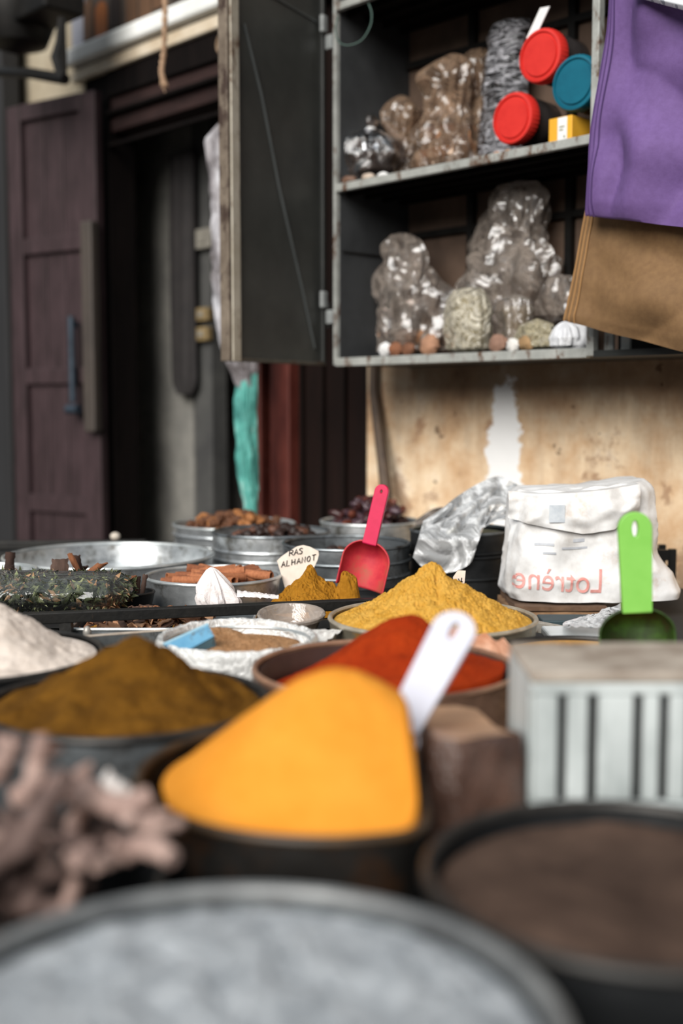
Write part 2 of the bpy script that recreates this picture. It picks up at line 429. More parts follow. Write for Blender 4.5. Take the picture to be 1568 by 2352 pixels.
for k in range(3):
    x0 = lerp(L1, R0, k / 3.0); MB(LM).box(x0 + .002, lerp(L1, R0, (k + 1) / 3.0) - .002, .026, .04, .03, zt - .02).build('panel_plank', M_maroon, parent=d1, smooth=False, bevel=.003)
M_blue = plain('blue_grey_iron', (40, 50, 62), (56, 68, 80), 20, .5, metal=.3)
bz0, bz1 = lp(165, 940).z, lp(165, 728).z; bx = lp(166, 850, -.03).x
bo = MB(LM); bo.tube([(bx, -.03, bz1), (bx, -.03, bz0 + .03)], .016, 10); bo.tube([(bx - .034, -.03, bz0), (bx + .034, -.03, bz0)], .022, 10)
bo.box(bx - .012, bx + .012, -.03, .0, bz0 - .01, bz0 + .02); bo.box(bx - .012, bx + .012, -.03, .0, bz1 - .05, bz1 - .02)
tag(bo.build('bolt', M_blue, parent=d1), 'blue iron bolt')
kx0, kx1 = lp(186, 700, -.05).x, lp(212, 700, -.05).x
MB(LM).box(kx0, kx1, -.05, .0, lp(200, 992).z, lp(200, 512).z).build('closing_bar', plain('closing_bar_wood', (52, 46, 42), (70, 62, 56), 10, .6, st=(3, 3, .5)), parent=d1, smooth=False, bevel=.008)
# dark timber upright at the far left
struct(MB(FM).box(W(-60, -.16), W(20, -.16), -.16, -.06, 0, WT).build('trim_12', plain('dark_upright', (22, 22, 24), (34, 34, 36), 4, .7, st=(2, 2, .3)), smooth=False, bevel=.01))
struct(MB(FM).box(W(18, -.02), W(62, -.02), -.05, -.002, lp(40, 240).z + .02, WT).build('trim_13', M_blackwood, smooth=False, bevel=.01))
# iron lamp bracket top left
lb = thing('lamp_bracket', 'black iron lamp bracket on the cream wall top left', 'bracket', frame=FM)
cb = -.45
p = [fp(-20, 165, cb), fp(70, 168, cb), fp(150, 182, cb)]
MB(FM).tube(p, .022, 8).build('arm', M_iron, parent=lb)
MB(FM).tube([fp(142, 40, cb), fp(140, 95, cb), fp(135, 130, cb), fp(143, 182, cb)], [.016, .022, .034, .02], 8).build('hanger', M_iron, parent=lb)
q = fp(95, 40, cb)
MB(FM).box(q.x - .24, q.x + .17, cb - .08, cb + .1, fp(95, 48, cb).z, q.z + .4).build('lamp_housing', M_iron, parent=lb, smooth=False, bevel=.01)
q = fp(40, 70, cb)
MB(FM).lathe([(0, q.z - .10), (.12, q.z - .06), (.17, q.z + .06), (.16, q.z + .2), (0, q.z + .22)], (q.x, cb, 0), 20).build('lamp_shade', M_iron, parent=lb)
MB(FM).tube([(q.x, cb, q.z + .26), fp(110, -10, -.002)], .018, 8).build('wall_arm', M_iron, parent=lb)
# rope end hanging in front of the beam
rp = MB(); pts = [at(378, -60, 4.25), at(379, 0, 4.25), at(378, 60, 4.24), at(376, 120, 4.25), at(371, 160, 4.25), at(374, 180, 4.25), at(380, 198, 4.25)]
N_ = 60
for ph in (0, 1):
    rp.tube([Vector(poly(pts, k / N_)) + Vector((math.cos(k * .9 + ph * PI) * .005, math.sin(k * .9 + ph * PI) * .005, 0)) for k in range(N_ + 1)], .0062, 6)
for k in range(5): rp.tube([pts[-2] + Vector((.004 * k - .008, 0, 0)), pts[-1] + Vector((.006 * k - .016, .004 * k, -.01 * (k % 3)))], .0022, 5)
tag(rp.build('hanging_rope', plain('jute', (150, 118, 92), (190, 160, 132), 60, .9, bump=.6, bscale=150)), 'frayed tan rope end hanging in front of the white beam', 'rope')
# dark coat-like cloth on the pillar
hc = MB(FM)
cx0, cx1 = W(392, pc - .06), W(447, pc - .06); zc1, zc0 = Zf(420, 350, pc - .06), Zf(420, 905, pc - .06)
def fcl(u, v):
    k = max(0, (v - .94) / .06); w = 1 - .45 * k * k
    return Vector((lerp((cx0 + cx1) / 2 - (cx1 - cx0) / 2 * w, (cx0 + cx1) / 2 + (cx1 - cx0) / 2 * w, u), pc - .045 - .025 * math.sin(PI * u) - .006 * math.sin(u * 19 + v * 3), lerp(zc1, zc0, v)))
hc.shell(fcl, 18, 30, .012)
tag(hc.build('hanging_cloth', plain('near_black_cloth', (26, 23, 24), (36, 32, 32), 12, .8)), 'near-black cloth hanging flat against the grey pillar inside', 'cloth')
# small pale boxes on the post and things in the dark room
M_palebox = plain('pale_box_plastic', (120, 116, 108), (140, 136, 126), 9, .6)
for (x0, x1, y0, y1, l) in ((449, 484, 528, 568, 'pale square socket box high on the dark post inside'), (451, 476, 708, 736, 'small cream switch, upper of two, on the dark post'), (451, 476, 752, 782, 'small cream switch, lower of two, on the dark post')):
    a, b = fp(x0, y0, pc2 - .03), fp(x1, y1, pc2 - .03)
    sb = thing('wall_socket' if y0 < 600 else 'wall_switch', l, 'switch', frame=FM)
    MB(FM).box(a.x, b.x, pc2 - .035, pc2 - .0005, b.z, a.z).build('cover', M_palebox if y0 < 600 else plain('cream_switch', (120, 102, 70), (140, 120, 84)), parent=sb, smooth=False, bevel=.005)
    MB(FM).box(lerp(a.x, b.x, .3), lerp(a.x, b.x, .7), pc2 - .042, pc2 - .034, lerp(b.z, a.z, .3), lerp(b.z, a.z, .7)).build('rocker', M_palebox, parent=sb, smooth=False, bevel=.002)
sh = thing('store_shelf', 'dark wooden store shelf deep inside the doorway', 'shelf', frame=FM)
s0, s1, sc_ = W(492, 1.2), W(640, 1.2), 1.2
for k, zz in enumerate((.55, .9, 1.25)):
    MB(FM).box(s0, s1, sc_, sc_ + .35, zz, zz + .025).build('board', M_blackwood, parent=sh, smooth=False)
for xx in (s0 - .03, s1): MB(FM).box(xx, xx + .03, sc_, sc_ + .35, 0, 1.6).build('side_panel', M_blackwood, parent=sh, smooth=False)
for (x0, x1, y0, y1, zb, col, lab, nm) in ((494, 522, 1003, 1050, 1.275, (96, 72, 48), 'brown carton on the top board of the dark store shelf', 'carton'), (494, 540, 1070, 1120, .925, (70, 68, 72), 'grey carton on the middle board of the dark store shelf', 'carton'), (530, 560, 1090, 1130, .575, (110, 80, 30), 'ochre tin on the lowest board of the dark store shelf', 'tin')):
    xa_, xb_ = max(s0 + .006, W(x0, sc_ + .05)), W(x1, sc_ + .05)
    tag(MB(FM).box(xa_, xb_, sc_ + .05, sc_ + .2, zb + .0006, zb + .16).build(nm, plain('shelf_' + nm + str(x1), col, tuple(int(q * 1.2) for q in col), 12), smooth=False, bevel=.004), lab, nm)
# long hanging bundle: pale plastic sleeve over a teal roll
M_sleeve = N('pale_sleeve'); M_sleeve.set(Roughness=.3)
M_sleeve.base(M_sleeve.ramp(M_sleeve.noise(7, 6, .7, (1, 1, .5)), [(.38, (84, 78, 78)), (.5, (150, 146, 150)), (.62, (208, 208, 214))]))
M_sleeve.bump(M_sleeve.noise(16, 6, .7, (1, 1, .4)), .8, .02); M_sleeve = M_sleeve.m
M_teal = N('teal_cloth'); M_teal.set(Roughness=.6)
M_teal.base(M_teal.ramp(M_teal.noise(10, 6, .7, (1, 1, .6)), [(.36, (50, 116, 110)), (.55, (88, 170, 160)), (.68, (186, 224, 216))]))
M_teal.bump(M_teal.noise(18, 6, .7, (1, 1, .5)), .8, .02); M_teal = M_teal.m
hb = thing('hanging_bundle', 'long pale plastic sleeve over a teal cloth roll hanging by the red jamb', 'bundle', loc=at(560, 1100, 4.28))
def hang(pts, seed, amp):
    """pts: (left px, right px, py); a crumpled hanging roll at distance y"""
    y = 4.3
    def f(u, v):
        n = len(pts) - 1; q = v * n; i = min(int(q), n - 1); k = q - i
        l, r_, py = (lerp(pts[i][j], pts[i + 1][j], k) for j in range(3))
        a, b = at(l, py, y), at(r_, py, y); c, R = (a + b) / 2, (b - a).length / 2
        t = 2 * PI * u; d = Vector((math.cos(t), math.sin(t) * .7, 0))
        w = 1 + amp * (ridge((d.x, d.y, c.z * 3), 2.2, seed) - .5) + amp * .5 * nz((d.x, d.y, c.z * 9), 2, seed)
        return c + d * R * w
    return f
MB().grid(hang([(500, 530, 285), (470, 585, 322), (482, 592, 390), (490, 600, 470), (492, 600, 560), (488, 600, 640), (492, 598, 710), (505, 596, 780), (522, 592, 835), (541, 588, 885), (560, 585, 905)], 3, .22), 40, 90, wu=True).build('plastic_sleeve', M_sleeve, parent=hb)
MB().grid(hang([(552, 585, 815), (547, 589, 850), (539, 590, 920), (540, 590, 1000), (542, 591, 1060), (550, 592, 1110), (559, 591, 1150), (562, 591, 1200), (566, 590, 1260), (572, 588, 1300)], 5, .25), 36, 80, wu=True).build('teal_roll', M_teal, parent=hb)
# stick leaning on the plaster
lk = MB(FM); a, b = fp(858, 900, -.03), fp(897, 1230, -.12)
lk.tube([a + Vector((0, .0, .2)), a, (a + b) / 2 + Vector((.004, 0, 0)), b, Vector((b.x + .08, b.y - .14, .03))], [.014, .016, .02, .022, .024], 10)
tag(lk.build('wooden_pole', plain('dark_pole', (62, 50, 42), (92, 76, 62), 20, .7, st=(2, 2, .3))), 'dark wooden pole leaning on the plaster beside the brown leaf', 'pole')
# ================================================================ METAL WALL CABINET (frame FM, front at y=-.35)
M_cab = plain('dark_grey_steel', (44, 46, 46), (60, 62, 60), 5, .5, metal=.3, bump=.1)
M_cabin = plain('cabinet_inside_steel', (48, 50, 52), (66, 68, 70), 4, .6, metal=.2)
M_edge = rusty('worn_pale_edge', (150, 152, 148), (178, 180, 176), (96, 70, 52), .53)
M_rust_edge = rusty('rusty_cream_edge', (172, 164, 148), (198, 192, 178), (98, 70, 50), .54, scale=9)
CF = -.35
zB, zS1, zS2, zT = CZ + .127, CZ + .692, CZ + 1.245, CZ + 1.86
cab = thing('metal_cabinet', 'dark grey metal wall cabinet with open door and pale worn edges', 'cabinet', frame=FM)
XW = 1.5
xp = fp(1358, 600, CF).x         # post between the two bays
MB(FM).box(0.002, .012, CF + .02, -.002, zB, zT).build('side_panel', M_cabin, parent=cab, smooth=False)
MB(FM).box(XW - .01, XW, CF + .02, -.002, zB, zT).build('side_panel', M_cabin, parent=cab, smooth=False)
MB(FM).box(0, .011, CF, CF + .02, zB, zT).build('front_post', M_edge, parent=cab, smooth=False, bevel=.002)
MB(FM).box(xp - .011, xp + .011, CF - .002, CF + .022, zB, zT).build('front_post', M_edge, parent=cab, smooth=False, bevel=.002)
MB(FM).box(.012, XW - .01, CF + .02, -.002, zB, zB + .012).build('shelf', M_cab, parent=cab, smooth=False)
MB(FM).box(.011, xp - .011, CF - .001, CF + .02, zB - .004, zB + .022).build('shelf_edge', M_edge, parent=cab, smooth=False, bevel=.002)
MB(FM).box(xp + .011, XW, CF - .001, CF + .02, zB - .004, zB + .014).build('shelf_edge', M_cab, parent=cab, smooth=False, bevel=.002)
for z in (zS1, zS2):
    sh = MB(FM).box(.012, XW - .01, CF + .02, -.004, z - .012, z).build('shelf', M_blackwood, parent=cab, smooth=False)
    MB(FM).box(.011, xp - .011, CF, CF + .019, z - .022, z + .002).build('shelf_edge', M_edge, parent=sh, smooth=False, bevel=.002)
    for k in range(4): MB(FM).box(.012, XW - .01, CF + .05 + k * .08, CF + .065 + k * .08, z - .03, z - .0125).build('shelf_rib', M_blackwood, parent=sh, smooth=False)
MB(FM).box(0, XW, CF, -.002, zT, zT + .012).build('roof_sheet', M_cab, parent=cab, smooth=False)
# lattice back with brownish boards behind it
MB(FM).box(.012, XW - .01, -.012, -.002, zB + .012, zT).build('back_board', plain('brown_back_board', (74, 58, 48), (104, 84, 70), 4, .8, bump=.2), parent=cab, smooth=False)
for px in (1080, 1306):
    xx = fp(px, 500, -.03).x; MB(FM).box(xx - .012, xx + .012, -.035, -.0121, zB + .013, zT).build('back_bar', M_iron, parent=cab, smooth=False)
for py in (528, 120):
    zz = fp(1050, py, -.03).z; MB(FM).box(.013, XW - .011, -.034, -.0122, zz - .01, zz + .01).build('back_bar', M_iron, parent=cab, smooth=False)
# right bay: dark steel sheet with pale slats at its foot
MB(FM).box(xp + .02, XW, CF + .10, CF + .105, zB + .013, zT).build('inner_sheet', M_iron, parent=cab, smooth=False)
for px0, px1 in ((1389, 1409), (1427, 1447)):
    a, b = fp(px0, 815, CF + .04).x, fp(px1, 815, CF + .04).x
    MB(FM).box(a, b, CF + .035, CF + .045, zB + .013, zB + .13).build('slat', M_edge, parent=cab, smooth=False, bevel=.001)
# side wall crease lines
MB(FM).box(.012, .016, CF + .03, -.015, fp(800, 590, -.2).z - .006, fp(800, 590, -.2).z).build('panel_seam', M_iron, parent=cab, smooth=False)
# open door
fe = at(534, 830, z=zB); fe = Vector((fe.x, fe.y, 0)); hg = FM @ Vector((-.045, CF + .01, 0)); hg = Vector((hg.x, hg.y, 0))
fe = at(534, 830, y=3.45); fe = Vector((fe.x, fe.y, 0))
ex = (hg - fe).normalized(); ey = Vector((-ex.y, ex.x, 0)); DW = (hg - fe).length
DM = Matrix(((ex.x, ey.x, 0, fe.x), (ex.y, ey.y, 0, fe.y), (0, 0, 1, 0), (0, 0, 0, 1)))   # x free edge -> hinge, y away from viewer
def dp(px, py, c=0): return gplane(DM, px, py, c)
door = MB(DM).box(.03, DW - .012, .004, .010, zB + .012, zT - .01).build('door', plain('door_grey_steel', (58, 59, 57), (74, 75, 72), 4, .45, metal=.3, bump=.08), parent=cab, smooth=False)
PM[door.name] = PM[cab.name]
xf = dp(523, 600).x; xg = dp(548, 600).x
MB(DM).box(xf, xf + .012, -.004, .03, zB, zT).build('edge_strip', rusty('brown_rust_edge', (96, 84, 72), (128, 116, 102), (58, 42, 34), .5), parent=door, smooth=False, bevel=.002)
MB(DM).box(xf + .0125, xg, -.008, .03, zB, zT).build('edge_strip', M_rust_edge, parent=door, smooth=False, bevel=.002)
MB(DM).box(xg, DW - .012, -.006, .016, zB, zB + .012).build('bottom_flange', rusty('door_flange', (66, 64, 58), (86, 82, 74), (70, 52, 40), .5), parent=door, smooth=False, bevel=.002)
MB(DM).box(DW - .022, DW - .006, -.006, .02, zB, zT).build('hinge_flange', M_cab, parent=door, smooth=False, bevel=.003)
cr = MB(DM)
for pts in ([(560, 55), (600, 220), (640, 430), (690, 650), (722, 800)],):
    cr.tube([dp(x, y, .003) for x, y in pts], .0055, 8, flat=.6)
a, b = dp(640, 0, .003), dp(725, 50, .003); cr.tube([a + (a - b) * 2, a, b], .004, 6)
cr.build('crease', plain('door_crease', (74, 78, 78), (88, 92, 92), 6, .45, metal=.3), parent=door)
M_hinge = plain('pale_hinge', (136, 140, 140), (162, 166, 166), 30, .5, metal=.2)
for px, py in ((742, 55), (742, 688)):
    p = dp(px, py, -.012); MB(DM).box(p.x - .013, p.x + .013, -.02, -.006, p.z - .026, p.z + .026).build('hinge', M_hinge, parent=cab, smooth=False, bevel=.003)
for px, py in ((754, 96), (755, 728)):
    p = fp(px, py, CF - .01); MB(FM).box(p.x - .014, p.x + .014, CF - .012, CF - .0005, p.z - .022, p.z + .022).build('hinge', M_hinge, parent=cab, smooth=False, bevel=.003)
for z in (zB + .16, zT - .5):
    MB(FM).tube([(-.022, CF + .004, z - .04), (-.022, CF + .004, z + .04)], .008, 8).build('hinge_pin', M_iron, parent=cab)
# ---------------------------------------------------------------- plastic bags on the shelves
F_brown = film('brown_crumpled_film', (190, 166, 146), (160, 134, 112), .20, .5, .35, 9, .2, bump=.5)
F_dark = film('dark_crumpled_film', (160, 146, 138), (140, 128, 122), .08, .35, .3, 9, .14, bump=.5)
F_clear = film('clear_bag_film', (220, 210, 202), (176, 164, 154), .13, .6, .30, 7, .17, bump=.5, gloss=1.3)
F_silver = film('silver_wrinkled_film', (130, 126, 130), (206, 206, 214), .0, .15, 1.0, 13, .12, (1, 1, 4.2), .9, 1.6)  # bright wrinkle streaks painted as milky film, standing for highlights
M_dates_dark = plain('dark_contents', (38, 30, 27), (70, 54, 46), 60, .8, bump=.8)
M_herbgreen = plain('herb_contents', (120, 110, 76), (170, 160, 122), 50, .9, bump=.9, bscale=120)
M_chipbrown = plain('brown_contents', (96, 66, 46), (160, 116, 84), 45, .9, bump=1, bscale=70)
M_paper = plain('white_paper', (222, 222, 222), (240, 240, 240), 9, .6, bump=.4)
def bag_surface(c, prof, amp, seed, sx=1, sy=1, lean=(0, 0), fq=1.0, shrink=0):
    """crumpled bag: prof (z, r) up a leaning axis"""
    z0, z1 = prof[0][0], prof[-1][0]
    def keep(p):          # bags in the cabinet press flat against its side and back
        p.z = max(p.z, c[2] + .0004)
        if p.z > CZ + .1: p.x = max(p.x, .0135 + .004 * shrink0); p.y = min(p.y, -.037 - .004 * shrink0)
        return p
    shrink0 = 1 if shrink else 0
    def f(u, v):
        z = lerp(z0, z1, v); r = max(.0005, curve(prof, z) - shrink)
        t = 2 * PI * u; d = Vector((math.cos(t), math.sin(t), 0)); q = (d.x * 1.1 + z * 1.6, d.y * 1.1 - z * .9, z * 4.2 * fq)
        n = 1.9 * abs(nz(q, 1.25 * fq, seed)) - .45 + abs(nz(q, 2.7 * fq, seed + 3)) - .2
        w = r * (1 + amp * n)
        k = v * v
        return keep(Vector((c[0] + d.x * w * sx + lean[0] * k, c[1] + d.y * w * sy + lean[1] * k, c[2] + z + .2 * r * amp * nz(q, 2.2, seed + 9) * min(1, v * 6))))
    return f
def plastic_bag(name, label, c, prof, mfilm, seed, frame=FM, amp=.3, sx=1, sy=.8, lean=(0, 0), fill=None, fmat=None, group=None, tie=None, cat='bag', nu=56, nv=44):
    fr = frame or Matrix()
    o = thing(name, label, cat, frame=fr @ Matrix.Translation(c), group=group)
    PM[o.name] = fr @ Matrix.Translation(c)
    MB(fr).grid(bag_surface(c, prof, amp, seed, sx, sy, lean), nu, nv, wu=True).build('plastic_film', mfilm, parent=o)
    if fill:
        zt = prof[0][0] + fill
        pr = [(z, max(.001, r - .006)) for z, r in prof if z < zt]; pr += [(zt - .004, curve(prof, zt) * .86), (zt, .002)]
        MB(fr).grid(bag_surface((c[0], c[1], c[2] + .002), [(prof[0][0], .001)] + pr[1:] if pr[0][1] > .002 else pr, amp * .45, seed, sx * .9, sy * .9, (lean[0] * (fill / prof[-1][0]) ** 2, lean[1] * (fill / prof[-1][0]) ** 2), 1.4), 40, 26, wu=True).build('contents', fmat, parent=o)
    if tie:
        MB(fr).ring(tie[1], c[2] + tie[0], .004, (c[0] + lean[0] * (tie[0] / prof[-1][0]) ** 2, c[1] + lean[1] * (tie[0] / prof[-1][0]) ** 2, 0), 24, 6).build('tie', M_paper, parent=o)
    return o
def cabp(px, py, c): return fp(px, py, c)
def scale_at(px, c):  # metres per photo pixel there
    p = fp(px, 500, c); return fdepth(p) / FPX
# -- upper shelf
zs = zS1 + .003
p = cabp(846, 320, -.2); k = scale_at(846, -.2)
plastic_bag('plastic_bag', 'round dark plastic bag tied on top at the left end of the middle shelf', (p.x - .008, -.19, zs), [(0, .02), (.012, .08), (.05, .118), (.1, .126), (.15, .108), (.18, .06), (.195, .018), (.215, .03), (.235, .02), (.24, .002)], F_dark, 1, amp=.2, sy=.95, fill=.165, fmat=M_dates_dark, tie=(.195, .02))
p = cabp(915, 215, -.13)
plastic_bag('plastic_bag', 'small round knotted plastic bag perched above the dark round bag', (p.x, -.1, zs + .002), [(0, .02), (.02, .05), (.12, .045), (.16, .035), (.185, .05), (.21, .068), (.245, .07), (.27, .055), (.29, .03), (.3, .002)], F_brown, 2, amp=.22, sy=.9, lean=(.0, -.02))
p = cabp(1015, 250, -.16)
plastic_bag('plastic_bag', 'tall slumped brown plastic bag in the middle of the cabinet shelf', (p.x + .0, -.14, zs), [(0, .03), (.02, .09), (.09, .118), (.16, .105), (.21, .075), (.24, .082), (.29, .09), (.33, .075), (.36, .04), (.375, .002)], F_brown, 4, amp=.36, sy=.8, lean=(.035, -.01), fill=.16, fmat=M_chipbrown)
p = cabp(1085, 150, -.09)
plastic_bag('plastic_bag', 'brown plastic bag stuffed upright behind the tall slumped one', (p.x, -.07, zs), [(0, .02), (.05, .042), (.2, .046), (.3, .045), (.36, .055), (.395, .03), (.4, .002)], F_brown, 5, amp=.3, sy=.7)
p = cabp(995, 360, -.3)
plastic_bag('plastic_bag', 'small flat brown plastic bag lying at the shelf front edge', (p.x, -.295, zs), [(0, .03), (.008, .06), (.03, .074), (.055, .066), (.078, .04), (.092, .002)], F_brown, 6, amp=.35, sx=1.3, sy=.5, lean=(.03, 0), fill=.06, fmat=plain('pale_contents', (186, 156, 132), (214, 190, 170), 60, .9, bump=.6))
p = cabp(1160, 200, -.10)
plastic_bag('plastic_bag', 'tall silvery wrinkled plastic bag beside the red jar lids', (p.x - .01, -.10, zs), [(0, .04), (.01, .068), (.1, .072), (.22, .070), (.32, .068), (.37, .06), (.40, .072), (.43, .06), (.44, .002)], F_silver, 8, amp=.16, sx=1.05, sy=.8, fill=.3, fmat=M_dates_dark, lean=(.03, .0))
# clear folded top lying over the jars, with a white tag
wl = cabp(1238, 55, -.3); wm = MB(FM)
q = [cabp(1208, 88, -.31), cabp(1226, 92, -.31), cabp(1262, 14, -.3), cabp(1240, 18, -.3)]
wm.prism(q, (0, .003, 0))
tag(wm.build('paper_tag', M_paper, smooth=False, origin=None), 'white paper tag sticking up from the silvery bag above the red lid', 'tag')
# jars lying on their sides, lids to the front
M_red = plain('red_lid_plastic', (200, 40, 34), (214, 50, 42), 14, .45)
M_tealp = plain('teal_lid_plastic', (0, 88, 110), (4, 98, 120), 14, .45)
M_jar = film('dark_jar_plastic', (70, 60, 58), (60, 56, 56), .7, .3, .05, 12, .12, bump=.1)
def jar(label, px, py, r, mlid, L=.115, c=CF + .062, seed=0):
    p = fp(px, py, c)
    M0 = Matrix.Translation((p.x, c, p.z)) @ Matrix.Rotation(PI / 2, 4, 'X')       # local z -> towards the front (-y)
    o = thing('jar', label, 'jar', frame=FM @ M0)
    fr = FM @ M0
    MB(fr).lathe([(0, -L), (r * .86, -L), (r * .94, -L + .012), (r * .94, -.04), (r * .8, -.02), (r * .8, .0), (0, .0)], seg=40).build('jar_body', M_jar, parent=o)
    def rf(rr, t):
        kn = 1 + (.012 * math.cos(t * 40) if rr > r * .97 else 0); return (rr * kn * math.cos(t), rr * kn * math.sin(t))
    MB(fr).lathe([(0, .002), (r * .99, .002), (r, .006), (r, .028), (r * .96, .035), (r * .86, .036), (r * .85, .031), (r * .76, .031), (r * .75, .036), (r * .0, .036)], seg=120, rf=rf).build('lid', mlid, parent=o)
    return p
jr = .0685
zc = zs + jr
jar('jar with a red lid lying lowest, next to the silvery bag', 1194, 276, .070, M_red)
jar('jar with a red lid lying uppermost, over the other red-lidded jar', 1257, 133, .071, M_red)
jar('jar with a teal blue lid lying above the small yellow box', 1336, 195, .072, M_tealp)
# yellow box
a, b = fp(1262, 320, CF + .035), fp(1340, 265, CF + .035)
yb = thing('small_box', 'small yellow carton with a white label under the teal jar lid', 'box', frame=FM)
hz = b.z - zs
zb1_ = zs + .066
MB(FM).box(a.x, a.x + .075, CF + .03, CF + .2, zs, zb1_).build('carton', plain('yellow_card', (226, 164, 44), (236, 178, 56), 9, .5), parent=yb, smooth=False, bevel=.002)
MB(FM).box(a.x + .03, a.x + .06, CF + .0285, CF + .0299, zs + .002, zb1_ - .002).build('paper_label', M_paper, parent=yb, smooth=False)
MB(FM).box(a.x + .05, a.x + .054, CF + .0278, CF + .0284, zs + .01, zs + .016).box(a.x + .036, a.x + .048, CF + .0278, CF + .0284, zs + .03, zs + .033).box(a.x + .036, a.x + .052, CF + .0278, CF + .0284, zs + .038, zs + .041).build('printed_marks', plain('label_print', (120, 120, 70)), parent=yb, smooth=False)
# scraps along the shelf edge
rnd = random.Random(11)
for i, (px, lab) in enumerate(((800, 'brown dried scrap on the shelf edge by the cabinet side'), (845, 'pale dried scrap in front of the round dark bag'), (878, 'white torn scrap in front of the round dark bag'), (1140, 'small orange crumb on the shelf before the silvery bag'), (1165, 'ochre crumb on the shelf edge under the red lid'))):
    p = fp(px, 400, CF + .035); m = MB(FM); r = (.03, .026, .02, .012, .012)[i]
    m.ell((p.x, CF + .036, zs + r * .4), (r, r * .6, r * .45), 16, 10, lambda q, i=i: 1 + .35 * nz(q, 2.4, i))
    tag(m.build('dried_scrap', (plain('scrap_brown', (110, 82, 66)), plain('scrap_pale', (190, 172, 156)), M_paper, plain('scrap_orange', (190, 120, 60)), plain('scrap_ochre', (176, 120, 60)))[i]), lab, 'scrap')
# top shelf: small bag and a green wire loop
p = cabp(825, 5, -.3)
plastic_bag('plastic_bag', 'small pale brown bag overhanging the topmost cabinet shelf', (p.x, -.30, zS2 + .003), [(0, .02), (.01, .045), (.05, .06), (.09, .05), (.12, .02), (.13, .002)], F_brown, 12, amp=.25, sy=.6, fill=.09, fmat=plain('bag_tan', (150, 120, 96), (176, 148, 124), 30, .9))
m = MB(); pts = [at(x, y, 3.62) for x, y in ((776, 38), (770, 66), (778, 96), (800, 104), (830, 92), (850, 60), (853, 30), (846, 8))]
m.tube([poly(pts, k / 40) for k in range(41)], .0022, 6)
tag(m.build('hanging_wire', plain('green_wire', (52, 78, 70), (64, 92, 84), 12, .5)), 'thin green wire loop hanging from the top cabinet shelf', 'wire')
# -- lower shelf
zl = zB + .024
p = cabp(945, 700, -.2)
plastic_bag('plastic_bag', 'clear plastic bag with brown pieces at the left of the bottom shelf', (p.x, -.2, zl), [(0, .03), (.012, .105), (.06, .122), (.13, .128), (.2, .140), (.235, .115), (.28, .095), (.33, .08), (.36, .065), (.385, .035), (.392, .002)], F_clear, 21, amp=.42, sx=1.05, sy=.7, lean=(-.045, 0), fill=.085, fmat=M_chipbrown)
p = cabp(1166, 600, -.12)
plastic_bag('plastic_bag', 'big tall clear plastic bag rising behind the green spice bag', (p.x, -.115, zl), [(0, .04), (.03, .11), (.12, .14), (.2, .158), (.26, .15), (.32, .125), (.40, .112), (.46, .095), (.5, .06), (.512, .002)], F_clear, 23, amp=.46, sx=1.0, sy=.6, lean=(.03, 0))
p = cabp(1072, 740, -.29)
plastic_bag('spice_bag', 'upright clear bag of greenish spice at the front of the bottom shelf', (p.x, -.285, zl), [(0, .03), (.01, .072), (.06, .08), (.12, .078), (.165, .066), (.185, .05), (.19, .002)], film('spice_bag_film', (235, 228, 200), (224, 216, 196), .2, .45, .5, 20, .15), 25, amp=.16, sx=1.0, sy=.6, fill=.165, fmat=M_herbgreen)
p = cabp(1165, 720, -.27)
plastic_bag('spice_bag', 'small clear bag of green herbs leaning right of the greenish spice bag', (p.x, -.235, zl), [(0, .02), (.012, .045), (.07, .05), (.12, .055), (.15, .045), (.165, .002)], F_clear, 26, amp=.25, sy=.7, fill=.13, fmat=M_herbgreen)
p = cabp(1230, 650, -.24)
plastic_bag('plastic_bag', 'loose clear plastic bag lying across the right of the bottom shelf', (p.x, -.15, zl + .09), [(0, .02), (.015, .07), (.05, .085), (.09, .07), (.12, .045), (.13, .002)], F_clear, 28, amp=.4, sx=1.05, sy=.5, lean=(.02, 0))
p = cabp(1225, 770, -.29)
plastic_bag('spice_bag', 'low bag of mottled green spice near the white wrapped bundle', (p.x, -.275, zl), [(0, .02), (.01, .055), (.04, .062), (.07, .05), (.088, .002)], film('mottled_film', (230, 226, 210), (200, 190, 160), .3, .4, .4, 24, .15), 29, amp=.2, sx=1.1, sy=.6, fill=.072, fmat=plain('mottled_spice', (104, 92, 58), (150, 136, 98), 40, .9, bump=.8))
p = cabp(1296, 775, -.3)
plastic_bag('wrapped_bundle', 'white crumpled plastic bundle at the right front of the bottom shelf', (p.x, -.3, zl), [(0, .015), (.008, .04), (.03, .047), (.055, .036), (.068, .018), (.074, .002)], plain('white_crumpled_plastic', (206, 208, 214), (236, 238, 242), 24, .3, bump=.8, bscale=30, dist=.012), 31, amp=.4, sx=1.05, sy=.7, cat='bundle')
p = cabp(1300, 700, -.2)
plastic_bag('wrapped_bundle', 'white plastic bundle farther back, above the mottled green bag', (p.x + .01, -.15, zl), [(0, .015), (.02, .03), (.09, .035), (.12, .05), (.145, .045), (.165, .03), (.175, .002)], MATS['white_crumpled_plastic'], 33, amp=.3, sx=1.1, sy=.7, cat='bundle')
